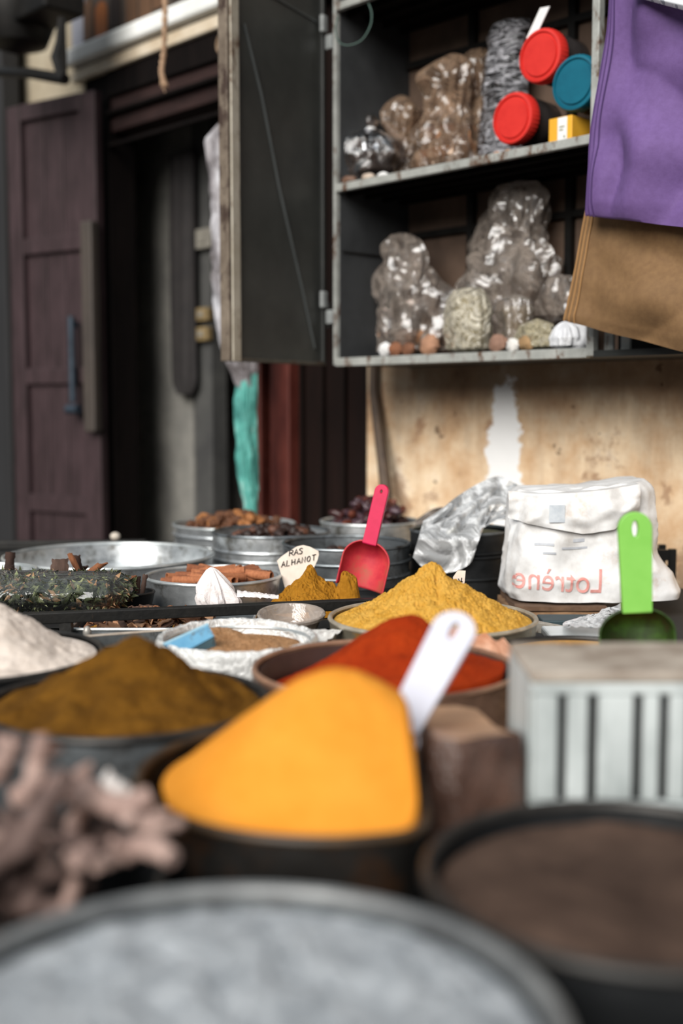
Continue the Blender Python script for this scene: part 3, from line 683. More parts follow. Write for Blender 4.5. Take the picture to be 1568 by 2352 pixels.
for i, (px, r, c1, lab) in enumerate(((880, .026, (226, 226, 226), 'white torn paper scrap at the left foot of the clear bag'), (905, .026, (140, 90, 62), 'red-brown dried piece in front of the left clear bag'), (935, .024, (122, 80, 56), 'dark brown dried piece in front of the left clear bag'), (980, .036, (176, 132, 104), 'pale brown dried lump left of the greenish spice bag'), (1140, .03, (150, 116, 98), 'pinkish brown lump right of the greenish spice bag'), (1175, .022, (226, 224, 220), 'white lump on the bottom shelf edge under the green bag'), (1205, .026, (160, 128, 90), 'tan lump on the bottom shelf edge beside the white lump'))):
    p = fp(px, 800, CF + .034); m = MB(FM)
    m.ell((p.x, CF + .028 + r * .5, zl + r * .75), (r, r * .5, r * .85), 18, 12, lambda q, i=i: 1 + .3 * nz(q, 2.2, i + 40) + .15 * nz(q, 5, i + 50))
    tag(m.build('dried_lump', plain('lump_%d_stuff' % i, tuple(int(v * .86) for v in c1), c1, 40, .8, bump=.6)), lab, 'lump')
# ---------------------------------------------------------------- shopping bags hung in front of the right bay
def cloth_bag(name, label, cpl, TL, BL, TR, BR, mat_, seam, seed, amp=.016, left=None, th=.02, cat='bag'):
    """flat fabric bag from four photo corners on the plane y=cpl of the facade frame"""
    o = thing(name, label, cat, frame=FM @ Matrix.Translation(fp(*BL, cpl))); PM[o.name] = FM @ Matrix.Translation(fp(*BL, cpl))
    tl, bl, tr, br = (fp(*q, cpl) for q in (TL, BL, TR, BR))
    Lp = [fp(*q, cpl) for q in (left or [TL, BL])]
    def f(u, v, s):
        l = poly(Lp, v); r = tr.lerp(br, v); p = l.lerp(r, u)
        e = min(1, 12 * min(u, 1 - u, 1.0001 - v)) if s else 1
        d = math.sin(min(1, u * 2.5) * PI / 2)
        n = amp * (nz((u * 1.3 - v * .9, v * 2.2, 0), 1.7, seed) * 1.4 + (ridge((u * 1.8 + v, v * 1.5, 1), 1.3, seed + 4) - .5) * .9) * d
        return Vector((p.x, cpl + n + s * th * .5 * max(0, e) - (.004 if u < .09 else 0), p.z))
    nu, nv = 44, 60
    m = MB(FM)
    m.grid(lambda u, v: f(u, v, -1), nu, nv); m.grid(lambda u, v: f(u, v, 1), nu, nv)
    edge = lambda k: (k, 1)
    m.grid(lambda u, w: f(u, 1, -1).lerp(f(u, 1, 1), w), nu, 2); m.grid(lambda u, w: f(u, 0, -1).lerp(f(u, 0, 1), w), nu, 2)
    m.grid(lambda v, w: f(0, v, -1).lerp(f(0, v, 1), w), nv, 2); m.grid(lambda v, w: f(1, v, -1).lerp(f(1, v, 1), w), nv, 2)
    m.build('bag_body', mat_, parent=o, angle=60)
    for su in (.012, .05, .088):
        s = MB(FM); s.tube([f(su, k / 50, -1) + Vector((0, -.001, 0)) for k in range(51)], .0016, 6); s.build('seam', seam, parent=o)
    return o, f
M_purple = plain('purple_nonwoven', (100, 74, 128), (108, 82, 138), 60, .8, bump=.2, bscale=220)
M_tanbag = plain('tan_nonwoven', (112, 84, 54), (124, 95, 62), 60, .8, bump=.2, bscale=220)
cloth_bag('fabric_bag', 'tan fabric shopping bag hanging behind the purple one', -.455, (1352, 440), (1294, 736), (1640, 430), (1640, 828), M_tanbag, plain('tan_seam', (176, 134, 86)), 4, .02, [(1356, 430), (1338, 520), (1318, 630), (1294, 736)])
cloth_bag('fabric_bag', 'purple fabric shopping bag hanging in front of the tan one', -.52, (1400, -40), (1345, 496), (1640, -40), (1640, 530), M_purple, plain('purple_seam', (80, 56, 108)), 2, .036, [(1402, -40), (1396, 60), (1378, 170), (1357, 300), (1351, 400), (1345, 496)])
s = N('white_dotted_cloth'); s.set(Roughness=.8)
s.base(s.mix(s.ramp(s.vor(62, st=(1, .02, 1)), [(.30, (1, 1, 1, 1)), (.36, (0, 0, 0, 1))]), (216, 220, 226), (150, 156, 166)))
MATS['dotted'] = s.m
cloth_bag('fabric_bag', 'white dotted fabric bag whose lower edge shows above the purple one', -.585, (1440, -120), (1452, -8), (1640, -120), (1640, 44), s.m, plain('white_seam', (200, 204, 210)), 9, .004)
hr = MB(FM); a, b = fp(1410, -180, -.5), fp(1660, -180, -.5)
hr.tube([Vector((a.x - .3, -.5, a.z + .1)), Vector((b.x + .3, -.5, a.z + .1))], .012, 8)
for xx in (a.x - .25, b.x + .1): hr.tube([(xx, -.5, a.z + .1), (xx, CF - .004, a.z + .1)], .009, 8)
tag(hr.build('hanging_rail', M_iron), 'iron rail out of frame that carries the fabric bags', 'rail')
# ================================================================ STALL TABLE, RACK, PANS
ZT = CZ - .50
M_table = plain('dark_table_cloth', (22, 22, 23), (34, 33, 33), 6, .8, bump=.2)
tb = thing('stall_table', 'dark market stall table carrying all the spice pans', 'table', loc=(-.2, 2, ZT))
out = [(-1.5, .32), (1.0, .32), (1.0, 3.12), (.36, 3.72), (-.55, 3.98), (-1.5, 3.98)]
MB().prism([(x, y, ZT - .04) for x, y in out], (0, 0, .04)).build('table_top', M_table, parent=tb, smooth=False)
for x, y in ((-1.4, .42), (.9, .42), (.9, 3.0), (-1.4, 3.85)):
    MB().box(x - .04, x + .04, y - .04, y + .04, 0, ZT - .041).build('leg', M_blackwood, parent=tb, smooth=False)
# rack: low steel deck at the back left with guard rails in front
rk = thing('steel_rack', 'low black steel rack with long front rail under the cinnamon and the signed mound', 'rack', loc=(-.5, 3, ZT))
M_rail = rusty('black_rail', (22, 22, 22), (36, 35, 33), (120, 92, 54), .66, .5, .4, 30)
M_greyrail = rusty('grey_rail', (88, 92, 94), (122, 126, 126), (60, 54, 48), .55, .5, .5, 12)
ZD = CZ - .45
deck = [(-1.45, 2.44), (.14, 2.44), (.14, 3.70), (-.55, 3.86), (-1.45, 3.86)]
MB().prism([(x, y, ZD - .018) for x, y in deck], (0, 0, .0175)).build('deck', plain('deck_steel', (40, 41, 42), (60, 61, 62), 6, .5, metal=.5), parent=rk, smooth=False)
for x, y in ((-1.4, 2.5), (.08, 2.5), (.08, 3.6), (-1.4, 3.8)):
    MB().box(x - .02, x + .02, y - .02, y + .02, ZT + .0005, ZD - .0185).build('post', M_rail, parent=rk, smooth=False)
ra, rb = at(-150, 1417, drop=.388), at(864, 1374, drop=.388)
MB().bar(ra, rb, .022, .021).build('rail', M_rail, parent=rk, smooth=False, bevel=.002)
for px in (136, 790):
    k = (px + 150) / 1026.0; p = ra.lerp(rb, k)
    MB().box(p.x - .011, p.x + .011, p.y - .011, p.y + .011, ZT + .0005, p.z - .0205).build('rail_post', M_rail, parent=rk, smooth=False)
ga, gb = at(110, 1469, drop=.405), at(592, 1431, drop=.405)
gs = thing('steel_strip', 'grey steel angle strip in front of the bark chip tray', 'strip', loc=(ga + gb) / 2)
MB().bar(ga, gb, .012, .022).build('strip', M_greyrail, parent=gs, smooth=False, bevel=.0015)
MB().bar(ga + Vector((0, .0, .0015)), gb + Vector((0, 0, .0015)), .014, .0012).build('worn_edge', plain('worn_edge_paint', (176, 160, 144), (206, 194, 180), 40, .6), parent=gs, smooth=False)
for k in (.1, .93):
    p = ga.lerp(gb, k); MB().box(p.x - .008, p.x + .008, p.y - .006, p.y + .006, ZT + .0005, p.z - .0222).build('foot', M_rail, parent=gs, smooth=False)
p = at(206, 1470, drop=.43); tag(MB().ell((p.x, p.y - .02, CZ - .412), (.008, .007, .012), 14, 10).tube([(p.x, p.y - .02, CZ - .42), (p.x, p.y - .02, ZT + .001)], .005, 8).build('metal_peg', plain('peg_grey', (150, 146, 140), (176, 172, 166), 30, .4, metal=.4)), 'small pale metal peg in front of the grey strip', 'peg')
# right rail behind the big yellow mound
ga, gb = at(1120, 1405, drop=.437), at(1352, 1450, drop=.437)
gs = thing('steel_strip', 'worn pale steel strip right of the big yellow mound', 'strip', loc=(ga + gb) / 2)
MB().bar(ga, gb, .016, .022).build('strip', rusty('pale_rail', (150, 144, 134), (176, 170, 160), (92, 74, 56), .54, .6, .2, 26), parent=gs, smooth=False, bevel=.0015)
for k in (.06, .93):
    p = ga.lerp(gb, k); MB().box(p.x - .008, p.x + .008, p.y - .007, p.y + .007, ZT + .0005, p.z - .0222).build('foot', M_rail, parent=gs, smooth=False)
# far black beam at the back left edge of the rack
fa, fb = at(-220, 1254, drop=.435), at(336, 1248, drop=.435)
fbm = thing('black_beam', 'black beam along the far left edge of the stall', 'beam', loc=(fa + fb) / 2)
fbm['kind'] = 'thing'
MB().bar(fa + Vector((0, 0, .012)), fb + Vector((0, 0, .012)), .03, .026).build('beam', M_rail, parent=fbm, smooth=False, bevel=.003)
p = fa.lerp(fb, .87); MB().ell((p.x, p.y, p.z + .023), (.016, .014, .013), 14, 10).build('knob', plain('pale_knob', (190, 180, 166), (210, 200, 188), 30, .6), parent=fbm)
# ---------------------------------------------------------------- pans
T_light = tin('bright_tin', (160, 166, 170), (220, 223, 225), .33, .8, 9, (120, 118, 112))
T_mid = tin('grey_tin', (96, 102, 106), (140, 146, 150), .38, .75, 8, (70, 68, 66))
T_dark = tin('dark_tin', (26, 28, 30), (48, 50, 52), .45, .6, 8)
T_rim = plain('dark_rim', (34, 33, 32), (58, 56, 54), 20, .45, metal=.5)
T_rimlight = plain('bright_rim', (170, 176, 178), (206, 210, 210), 20, .35, metal=.6)
def pan(name, label, c, R, zr, zb, body, rim, taper=.9, rf=None, group=None, ridges=(), rt=.0045, wall=.004, cat='pan', rimname='rim'):
    o = thing(name, label, cat, loc=(c[0], c[1], zb), group=group)
    tb_ = lambda z: lerp(R * taper, R, (z - zb) / (zr - zb))
    prof = [(0, zb + .0006), (R * taper, zb + .0006)]
    for k in range(1, 13):
        z = lerp(zb, zr, k / 12.0); prof.append((tb_(z), z))
    prof += [(R - wall, zr), (R * taper - wall, zb + wall + .001), (0, zb + wall + .001)]
    MB().lathe(prof, (c[0], c[1], 0), 96, rf).build('body', body, parent=o)
    MB().ring(R - wall / 2, zr, rt, (c[0], c[1], 0), 96, 8, rf).build(rimname, rim, parent=o)
    for z in ridges: MB().ring(tb_(z) + .001, z, .0045, (c[0], c[1], 0), 96, 8, rf).build('hoop', body, parent=o)
    return o
def mound(name, label, c, R, ze, zb, H, mt, apex=(0, 0), rf=None, n1=(.01, 8), n2=(.003, 40), n3=(.001, 140), seed=0, nr=70, na=180, cat='spice', kind='stuff', clip=None, Rb=None, extra=None):
    """heap of powder: H(rho, theta) height over the edge level ze"""
    Rb = Rb or R * .86
    def B(t):
        return rf(R, t) if rf else (R * math.cos(t), R * math.sin(t))
    def f(u, v):
        t = 2 * PI * u; bx_, by_ = B(t); rho = v
        x = lerp(apex[0], bx_, rho); y = lerp(apex[1], by_, rho)
        e = min(1, (1 - rho) * 8)
        h = H(rho, t) if H.__code__.co_argcount == 2 else H(rho)
        w = Vector((x, y, h))
        z = h + e * (n1[0] * nz(w, n1[1], seed) + n2[0] * nz(w, n2[1], seed + 1) + n3[0] * (ridge(w, n3[1], seed + 2) - .5) * 2)
        if extra: z += extra(x, y, rho) * e
        z = max(z, .0015 if rho < 1 else z)
        return Vector((c[0] + x, c[1] + y, ze + z))
    m = MB(); m.grid(f, na, nr, wu=True)
    # closed underside
    o = len(m.v) - na
    k = Rb / R
    lo = []
    for q in range(na):
        p = m.v[o + q]; lo.append(Vector((c[0] + (p.x - c[0]) * k, c[1] + (p.y - c[1]) * k, zb)))
    base = len(m.v); m.v += lo
    for q in range(na):
        q2 = (q + 1) % na; m.f.append([o + q2, o + q, base + q, base + q2]); m.mi.append(0)
    m.f.append([base + q for q in range(na)]); m.mi.append(0)
    return tag(m.build(name, mt, origin=(c[0], c[1], zb), angle=180), label, cat, kind=kind)
P_salt = powder('coarse_salt', (164, 172, 180), (236, 241, 246), 46, 1.0, 120, .01)
P_brown = powder('brown_powder', (60, 47, 41), (92, 74, 64), 14, .6, 60, .01)
P_turm = powder('turmeric', (214, 136, 42), (228, 152, 56), 12, .25, 260, .002)
P_olive = powder('olive_spice', (82, 53, 14), (132, 90, 28), 22, .9, 70, .01)
P_pap = powder('paprika', (140, 40, 8), (170, 58, 16), 22, .7, 160, .004)
P_yel = powder('yellow_spice', (200, 147, 52), (222, 175, 86), 40, .9, 240, .003)
P_ras = powder('ras_mix', (146, 98, 24), (178, 124, 40), 36, .9, 220, .003)
P_white = powder('white_flour', (206, 192, 180), (228, 216, 206), 20, .6, 90, .004)
P_tan = powder('tan_powder', (186, 138, 96), (216, 172, 130), 42, 1.0, 260, .004, fine=(120, 78, 48))
P_pale = powder('pale_green_powder', (160, 160, 136), (186, 186, 164), 20, .4, 90, .004)
DR = .39
def rimz(d=DR): return CZ - d
# 1 salt pan in front
c = (X(520, .704), .704)
pan('metal_pan', 'big grey metal pan of white salt nearest the viewer', c, .213, rimz(), ZT, T_mid, plain('worn_rim', (92, 94, 96), (140, 142, 142), 10, .5, metal=.4), .93, rt=.007)
mound('salt', 'coarse white salt filling the big pan nearest the viewer', c, .200, rimz(.40), ZT + .012, lambda r: .012 * (1 - r * r), P_salt, n1=(.012, 9), n2=(.010, 34), n3=(.003, 90), seed=2, cat='salt')
# 2 brown powder pan at the right
c = (.244, .945)
pan('metal_pan', 'dark round pan of brown powder below the white crate', c, .175, rimz(), ZT, T_dark, T_rim, .93, rt=.006)
mound('brown_powder', 'dull brown powder in the dark pan below the white crate', c, .163, rimz(.405), ZT + .012, lambda r: .014 * (1 - r), P_brown, n1=(.022, 9), n2=(.006, 30), seed=5)
# 3 turmeric: pan pushed against the brown bag on its right side
cT = (X(748, 1.222), 1.222); xl = .085 - cT[0]
def rfT(r, t):
    x, y = r * math.cos(t), r * math.sin(t); l = xl - (.199 - r) * (1 if r > .1 else r / .1); s_ = min(.035, max(.001, r * .3))
    if r < .02: return x, y
    if x > l - s_: x = l - s_ + s_ * (1 - math.exp(-(x - l + s_) / s_))
    return x, y
pan('metal_pan', 'dark pan under the smooth bright turmeric mound, dented on its right', cT, .199, rimz(), ZT, tin('turmeric_stained_tin', (22, 22, 22), (40, 37, 34), .5, .4, 8, (64, 40, 20)), plain('stained_rim', (38, 32, 26), (78, 56, 30), 14, .5), .94, rf=rfT, rt=.005)
ap = at(770, 1535, y=1.235)
hT = ap.z - rimz(.393)
def Hturm(r, t):
    side = curve([(0, 1), (.10, .975), (.22, .90), (.40, .70), (.6, .45), (.8, .2), (.93, .05), (1, 0)], r)
    # the right side is held up by the bag: the heap keeps its height until the edge
    full = curve([(0, 1), (.3, .97), (.6, .88), (.9, .77), (.985, .66), (1, 0)], r)
    k = max(0, math.cos(t)) ** 3
    return hT * lerp(side, full, k)
mound('turmeric_mound', 'smooth bright yellow-orange turmeric mound with a white scoop stuck behind it', cT, .180, rimz(.393), ZT + .012, Hturm, P_turm, apex=(ap.x - cT[0], ap.y - cT[1]), rf=lambda r, t: ((lambda q: (min(q[0] + .010, xl - .012), q[1] - .0078))(rfT(.1815, t)) if r == .180 else rfT(r, t)), n1=(.004, 9), n2=(.0012, 30), n3=(0, 1), seed=8, nr=80)
# 4 olive mound
c = (X(292, 1.52), 1.52)
pan('metal_pan', 'grey metal pan under the dark olive-brown mound at the left', c, .186, rimz(), ZT, T_mid, T_rim, .94, rt=.006)
ap = at(305, 1462, y=1.52); hO = ap.z - rimz(.394)
mound('olive_spice_mound', 'dark olive-brown powder mound with a rounded top at the left', c, .176, rimz(.394), ZT + .012, lambda r: hO * curve([(0, 1), (.06, .985), (.16, .90), (.28, .72), (.42, .50), (.6, .30), (.8, .12), (1, 0)], r), P_olive, apex=(ap.x - c[0], 0), n1=(.012, 13), n2=(.009, 32), n3=(.0012, 100), seed=12)
# 5 paprika in a brown bag
cP = (X(884, 1.722), 1.722); RP = .194
M_bagpaper = plain('brown_bag_cloth', (96, 72, 60), (128, 98, 80), 7, .45, bump=.5, bscale=9, dist=.02)
M_bagin = plain('brown_bag_lining', (46, 25, 21), (60, 34, 28), 9, .5, bump=.4)
pb = thing('spice_sack', 'round brown cloth sack full of red paprika', 'sack', loc=(cP[0], cP[1], ZT))
def sackr(t, z):
    q = (math.cos(t) * 1.4, math.sin(t) * 1.4, z * 3); return 1 + .035 * (ridge(q, 1.6, 3) - .5) + .012 * nz(q, 6, 4)
def fsack(u, v):
    t = 2 * PI * u; z = lerp(ZT + .001, rimz(.388), v); r = RP * lerp(.97, 1, v) * (1 + (sackr(t, z) - 1) * (1 - .8 * v)); return Vector((cP[0] + r * math.cos(t), cP[1] + r * math.sin(t), z + (.006 * nz((math.cos(t), math.sin(t), 0), 2, 9) if v > .99 else 0)))
MB().shell(fsack, 90, 24, .006).build('sack_wall', M_bagpaper, parent=pb)
MB().ring(RP, rimz(.389), .0045, (cP[0], cP[1], 0), 90, 8).build('rolled_rim', plain('tan_rolled_rim', (110, 80, 64), (156, 120, 96), 12, .5, bump=.3), parent=pb)
MB().lathe([(0, ZT + .002), (RP * .95, ZT + .002), (RP * .95, ZT + .008), (0, ZT + .008)], (cP[0], cP[1], 0), 60).build('base', M_bagin, parent=pb)
MB().lathe([(RP - .008, rimz(.392)), (RP * .955, ZT + .02)], (cP[0], cP[1], 0), 90).build('lining', M_bagin, parent=pb, solid=.002)
ap = at(940, 1411, y=1.74); hP = ap.z - rimz(.425)
def Hpap(r, t):
    c_ = [(0, 1), (.05, .99), (.14, .93), (.3, .74), (.5, .5), (.7, .28), (.88, .1), (1, 0)]
    return hP * curve(c_, r) + .042 * r * r * max(0, min(1, -math.sin(t) * .6 + math.cos(t) * .8 + .25))
mound('paprika_mound', 'brick-red paprika mound heaped in the brown cloth sack', cP, .177, rimz(.425), ZT + .012, Hpap, P_pap, apex=(ap.x - cP[0], ap.y - cP[1]), n1=(.007, 12), n2=(.003, 45), n3=(.0008, 130), seed=15)
# peach plastic folded out of the sack at the back right
pf = MB()
def fpeach(u, v):
    t = lerp(-.25, 1.05, u); r = RP + .009 + .004 * v * (1 + nz((u * 5, v, 0), 2, 4)); return Vector((cP[0] + r * math.cos(t), cP[1] + r * math.sin(t), rimz(.372) + .012 * ridge((u * 6, v, 2), 1.5, 3) - .05 * v))
pf.shell(fpeach, 50, 10, .0015)
tag(pf.build('plastic_liner', plain('peach_plastic', (206, 140, 104), (240, 196, 168), 18, .3, bump=.6, bscale=40, dist=.01)), 'crumpled peach plastic edge behind the right side of the paprika', 'liner')
# 6 brown bag wedged between turmeric mound and crate
bg = thing('brown_bag', 'folded dark brown bag wedged between turmeric mound and white crate', 'bag', loc=(.14, 1.3, ZT))
bxa, bxb = .0895, .196
def fbag(u, v):
    # u goes round the outline, v upwards
    pts = [(bxa, 1.185), (bxa + .03, 1.172), (bxb - .02, 1.20), (bxb, 1.215), (bxb, 1.40), (bxb - .02, 1.49), (.15, 1.508), (bxa + .02, 1.50), (bxa, 1.44), (bxa, 1.30)]
    n = len(pts); q = u * n; i = int(q) % n; k = q - int(q)
    a, b = Vector(pts[i]), Vector(pts[(i + 1) % n]); p = a.lerp(b, k)
    front = max(0, min(1, (1.40 - p.y) / .2))
    ztop = CZ - lerp(.388, .345, front); z = lerp(ZT + .001, ztop, v)
    w = (ridge((p.x * 9, p.y * 4, z * 7), 1.4, 6) - .5) * .016
    mid = Vector((.145, 1.34)); d = (mid - p).normalized()
    inset = .012 * v ** 6 + abs(w) * .7 * (1 if front > .3 else .3)
    p = p + d * inset
    return Vector((p.x, p.y, z))
MB().grid(fbag, 80, 40, wu=True).build('bag_body', plain('brown_satin', (64, 46, 40), (104, 78, 66), 6, .38, bump=.8, bscale=7, dist=.03), parent=bg)
top = MB(); 
def ftop(u, v):
    p = fbag(u, 1.0); mid = Vector((.145, 1.34, p.z)); q = p.lerp(mid, v * .98); front = max(0, min(1, (1.40 - q.y) / .2))
    return Vector((q.x, q.y, CZ - lerp(.388, .345, front) + .006 * math.sin(v * PI) * nz((q.x * 20, q.y * 10, 0), 1, 3)))
top.grid(ftop, 80, 16, wu=True); top.build('folded_top', plain('lit_tan_fold', (160, 124, 98), (196, 156, 124), 9, .5, bump=.4, bscale=14), parent=bg)  # same bag as the dark body; light on its top painted in as tan
# 7 tan powder pan with plastic liner
c = (X(545, 1.972), 1.972); RT = .128
pan('metal_pan', 'round pan of tan powder lined with clear plastic', c, RT, rimz(.40), ZT, T_light, T_rimlight, .95, rt=.004)
mound('tan_powder', 'coarse tan powder in the plastic-lined pan with the blue scoop', c, .118, rimz(.412), ZT + .012, lambda r, t: .016 * (1 - r) + .012 * max(0, math.cos(t - 2.2)) * r * (1 - r) * 4, P_tan, n1=(.012, 14), n2=(.004, 60), n3=(.0015, 200), seed=21)
F_liner = film('liner_film', (240, 240, 238), (236, 236, 234), .62, .4, .4, 30, .2, bump=.4)
ln = thing('plastic_liner', 'crinkled clear plastic liner folded over the rim of the tan powder pan', 'liner', loc=(c[0], c[1], ZT))
def flin(u, v):
    t = 2 * PI * u; q = (math.cos(t) * 2, math.sin(t) * 2, v * 1.5)
    n = ridge(q, 3.2, 7) - .5; back = max(0, math.sin(t - .25)) ** 2
    prof = [(0, (-.008, -.012)), (.28, (-.002, .007)), (.42, (.005, .009)), (.55, (.010, .002)), (1, (.011, -.082))]
    dr = curve([(a, b[0]) for a, b in prof], v); dz = curve([(a, b[1]) for a, b in prof], v)
    if v > .5: dr += (.002 + .006 * n) * (v - .5) * 2
    if .2 < v < .6: dz += .005 * max(0, n) + .006 * back
    if v > .5: dz *= lerp(1, .35, back)
    r = RT + dr
    return Vector((c[0] + r * math.cos(t), c[1] + r * math.sin(t), rimz(.40) + dz))
MB().grid(flin, 140, 26, wu=True).build('film', F_liner, parent=ln)
fl_ = MB()
def fflap(u, v):
    a = at(lerp(640, 800, u), lerp(1452, 1448, u), y=2.085); b = at(lerp(690, 742, u), lerp(1478, 1484, u), y=2.005)
    p = a.lerp(b, v); p.z += .006 * (ridge((u * 4, v * 3, 0), 1.5, 8) - .5) + .008 * math.sin(v * PI); return p
fl_.shell(fflap, 24, 12, .0012); fl_.build('flap', plain('milky_film', (206, 204, 200), (232, 230, 226), 20, .3, bump=.6, bscale=30), parent=ln)
# 8 white flour pan at the left
c = (X(-58, 1.815), 1.815)
pan('metal_pan', 'dark pan of white flour at the left edge behind the olive mound', c, .198, rimz(), ZT, T_dark, T_rim, .94)
ap = at(-30, 1392, y=1.80); hW = ap.z - rimz(.394)
mound('flour_mound', 'off-white flour mound at the left edge', c, .188, rimz(.394), ZT + .012, lambda r: hW * curve([(0, 1), (.1, .96), (.25, .82), (.45, .52), (.62, .27), (.75, .13), (.9, .05), (1, 0)], r), P_white, apex=(ap.x - c[0], 0), n1=(.008, 16), n2=(.004, 50), n3=(.001, 140), seed=24)
# 9 big yellow mound
cY = (X(993, 2.165), 2.165); RY = .193
pan('metal_pan', 'worn metal pan under the big crumbly yellow mound', cY, RY, rimz(.395), ZT, tin('stained_tin', (110, 104, 88), (150, 144, 128), .4, .6, 9, (170, 124, 48)), plain('pale_worn_rim', (150, 140, 122), (190, 182, 166), 20, .45, metal=.4), .94)
ap = at(990, 1296, y=2.15); hY = ap.z - rimz(.4)
def Hyel(r, t):
    return hY * curve([(0, 1), (.05, .985), (.10, .93), (.17, .80), (.30, .62), (.45, .46), (.62, .30), (.8, .14), (1, 0)], r)
def crack(x, y, rho):
    a = abs(x - cY[0] * 0 - .004 + .006 * nz((x * 30, y * 30, 0), 1, 3)); s_ = -.008 * math.exp(-(a / .004) ** 2) if y < 0 and .12 < rho < .55 else 0
    v = ridge((x, y, 0), 26, 31); return s_ + .006 * max(0, v - .6) - .004 * max(0, .25 - v)
mound('yellow_spice_mound', 'big crumbly mustard-yellow spice mound with a pointed top', cY, .184, rimz(.4), ZT + .012, Hyel, P_yel, apex=(ap.x - cY[0], ap.y - cY[1]), n1=(.009, 18), n2=(.006, 50), n3=(.003, 140), seed=27, nr=150, na=420, extra=crack)
# 10 small pan with the green scoop behind the crate
c = (.394, 1.89)
pan('metal_pan', 'yellow-stained pan between the big yellow mound and the white crate', c, .151, rimz(.408), ZT, tin('yellow_stained_tin', (138, 104, 42), (186, 142, 60), .6, .25, 12, (206, 150, 48)), T_rim, .95)
mound('yellow_powder', 'low yellow powder left in the stained pan behind the crate', c, .139, rimz(.455), ZT + .012, lambda r: .012 * (1 - r), powder('yellow_powder_low', (206, 146, 50), (226, 170, 72), 20, .6, 160, .004), n1=(.008, 16), n2=(.003, 50), seed=29)
# 11 RAS mound
cR = (X(722, 2.56, .44), 2.56)
ap = at(712, 1305, y=2.56); hR = ap.z - ZD
def Hras(r, t):
    return hR * curve([(0, 1), (.06, .97), (.12, .84), (.25, .66), (.45, .46), (.7, .22), (1, 0)], r) if True else 0
def rask(x, y, rho):
    wx = cR[0] + x
    b = at(805, 1312, y=2.56); d = math.hypot((wx - b.x) / .030, y / .03)
    lump = .058 * max(0, 1 - d ** 3) if d < 1 else 0
    v = ridge((x, y, 2), 17, 41); return lump + .014 * max(0, v - .55) - .010 * max(0, .3 - v)
tag(mound('ras_el_hanout_mound', 'mustard-brown spice heap broken into lumps below the handwritten card', cR, .108, ZD + .002, ZD + .0005, Hras, P_ras, apex=(ap.x - cR[0], 0), n1=(.010, 22), n2=(.008, 50), n3=(.004, 120), seed=33, nr=100, na=260, Rb=.107, extra=rask))
# 12 cinnamon pan
cC = (X(490, 2.71), 2.71); RC = .158
pan('metal_pan', 'shallow bright pan of cinnamon sticks', cC, RC, rimz(.395), ZD, T_light, T_rimlight, .96)
# 13 large shallow pan and bark pans at the left back
cB = (X(250, 3.05), 3.06)
pan('metal_pan', 'very wide shallow pale pan at the back left', cB, .272, rimz(.393), ZD, T_light, T_rimlight, .97, rt=.005)
cK = (X(185, 2.64), 2.64)
pan('metal_pan', 'dark pan of bark shards behind the herb bag', (X(185, 2.64), 2.64), .10, rimz(.395), ZD, T_dark, T_rim, .95)
pan('metal_pan', 'pale pan behind the herb bag at the left edge', (-.84, 2.71), .13, rimz(.385), ZD, T_light, T_rimlight, .95)
# 14 chips tray under the rail
cH = (X(352, 2.315), 2.315)
tr = thing('metal_tray', 'long shallow metal tray of bark chips under the black rail', 'tray', loc=(cH[0], cH[1], ZT))
xa_, xb_, ya_, yb_ = at(150, 1440, y=2.2).x, at(572, 1440, y=2.2).x, 2.215, 2.425
zt0, zt1 = CZ - .462, rimz(.429)
tag(MB().box(xa_ + .03, xb_ - .03, ya_ + .03, yb_ - .03, ZT + .0006, zt0 - .0006).build('wooden_block', M_blackwood, smooth=False), 'dark wooden block under the bark chip tray', 'block')
MB().box(xa_, xb_, ya_, yb_, zt0, zt0 + .003).build('tray_bottom', T_mid, parent=tr, smooth=False)
for (a, b, c_, d) in ((xa_, xb_, ya_, ya_ + .003), (xa_, xb_, yb_ - .003, yb_), (xa_, xa_ + .003, ya_ + .003, yb_ - .003), (xb_ - .003, xb_, ya_ + .003, yb_ - .003)):
    MB().box(a, b, c_, d, zt0 + .003, zt1).build('tray_side', T_mid, parent=tr, smooth=False)
rim_ = MB()
for a, b in (((xa_, ya_), (xb_, ya_)), ((xb_, ya_), (xb_, yb_)), ((xb_, yb_), (xa_, yb_)), ((xa_, yb_), (xa_, ya_))): rim_.tube([(a[0], a[1], zt1 + .002), (b[0], b[1], zt1 + .002)], .0035, 8)
rim_.build('rolled_rim', T_rimlight, parent=tr)
# 15 back pans
pA = pan('metal_pan', 'bright pan of brown dried figs at the back left of the pans', (X(538, 3.64), 3.64), .190, rimz(.368), ZD + .03, T_light, T_rimlight, .97, ridges=(rimz(.395),))
pA2 = pan('metal_pan', 'pale empty pan underneath the pan of dried figs', (X(538, 3.64), 3.64), .184, ZD + .0245, ZD, T_light, T_rimlight, .97)
cBk = (X(625, 3.345), 3.300)
pB = pan('metal_pan', 'bright drum-shaped pan of dark dried fruit between figs and the empty drum', cBk, .166, rimz(.356), ZD, T_light, T_mid, .98, ridges=(rimz(.40), rimz(.425)))
cCk = (X(795, 3.04), 2.985)
pC = pan('metal_pan', 'grey drum-shaped pan of dried fruit right behind the handwritten card', cCk, .163, rimz(.352), ZD, T_mid, T_mid, .98, ridges=(rimz(.39), rimz(.425)))
cD = (X(848, 3.60), 3.56)
pD = pan('metal_pan', 'pan of glossy dates at the back behind the pink scoop', cD, .150, rimz(.352), ZD, T_light, T_rimlight, .97)
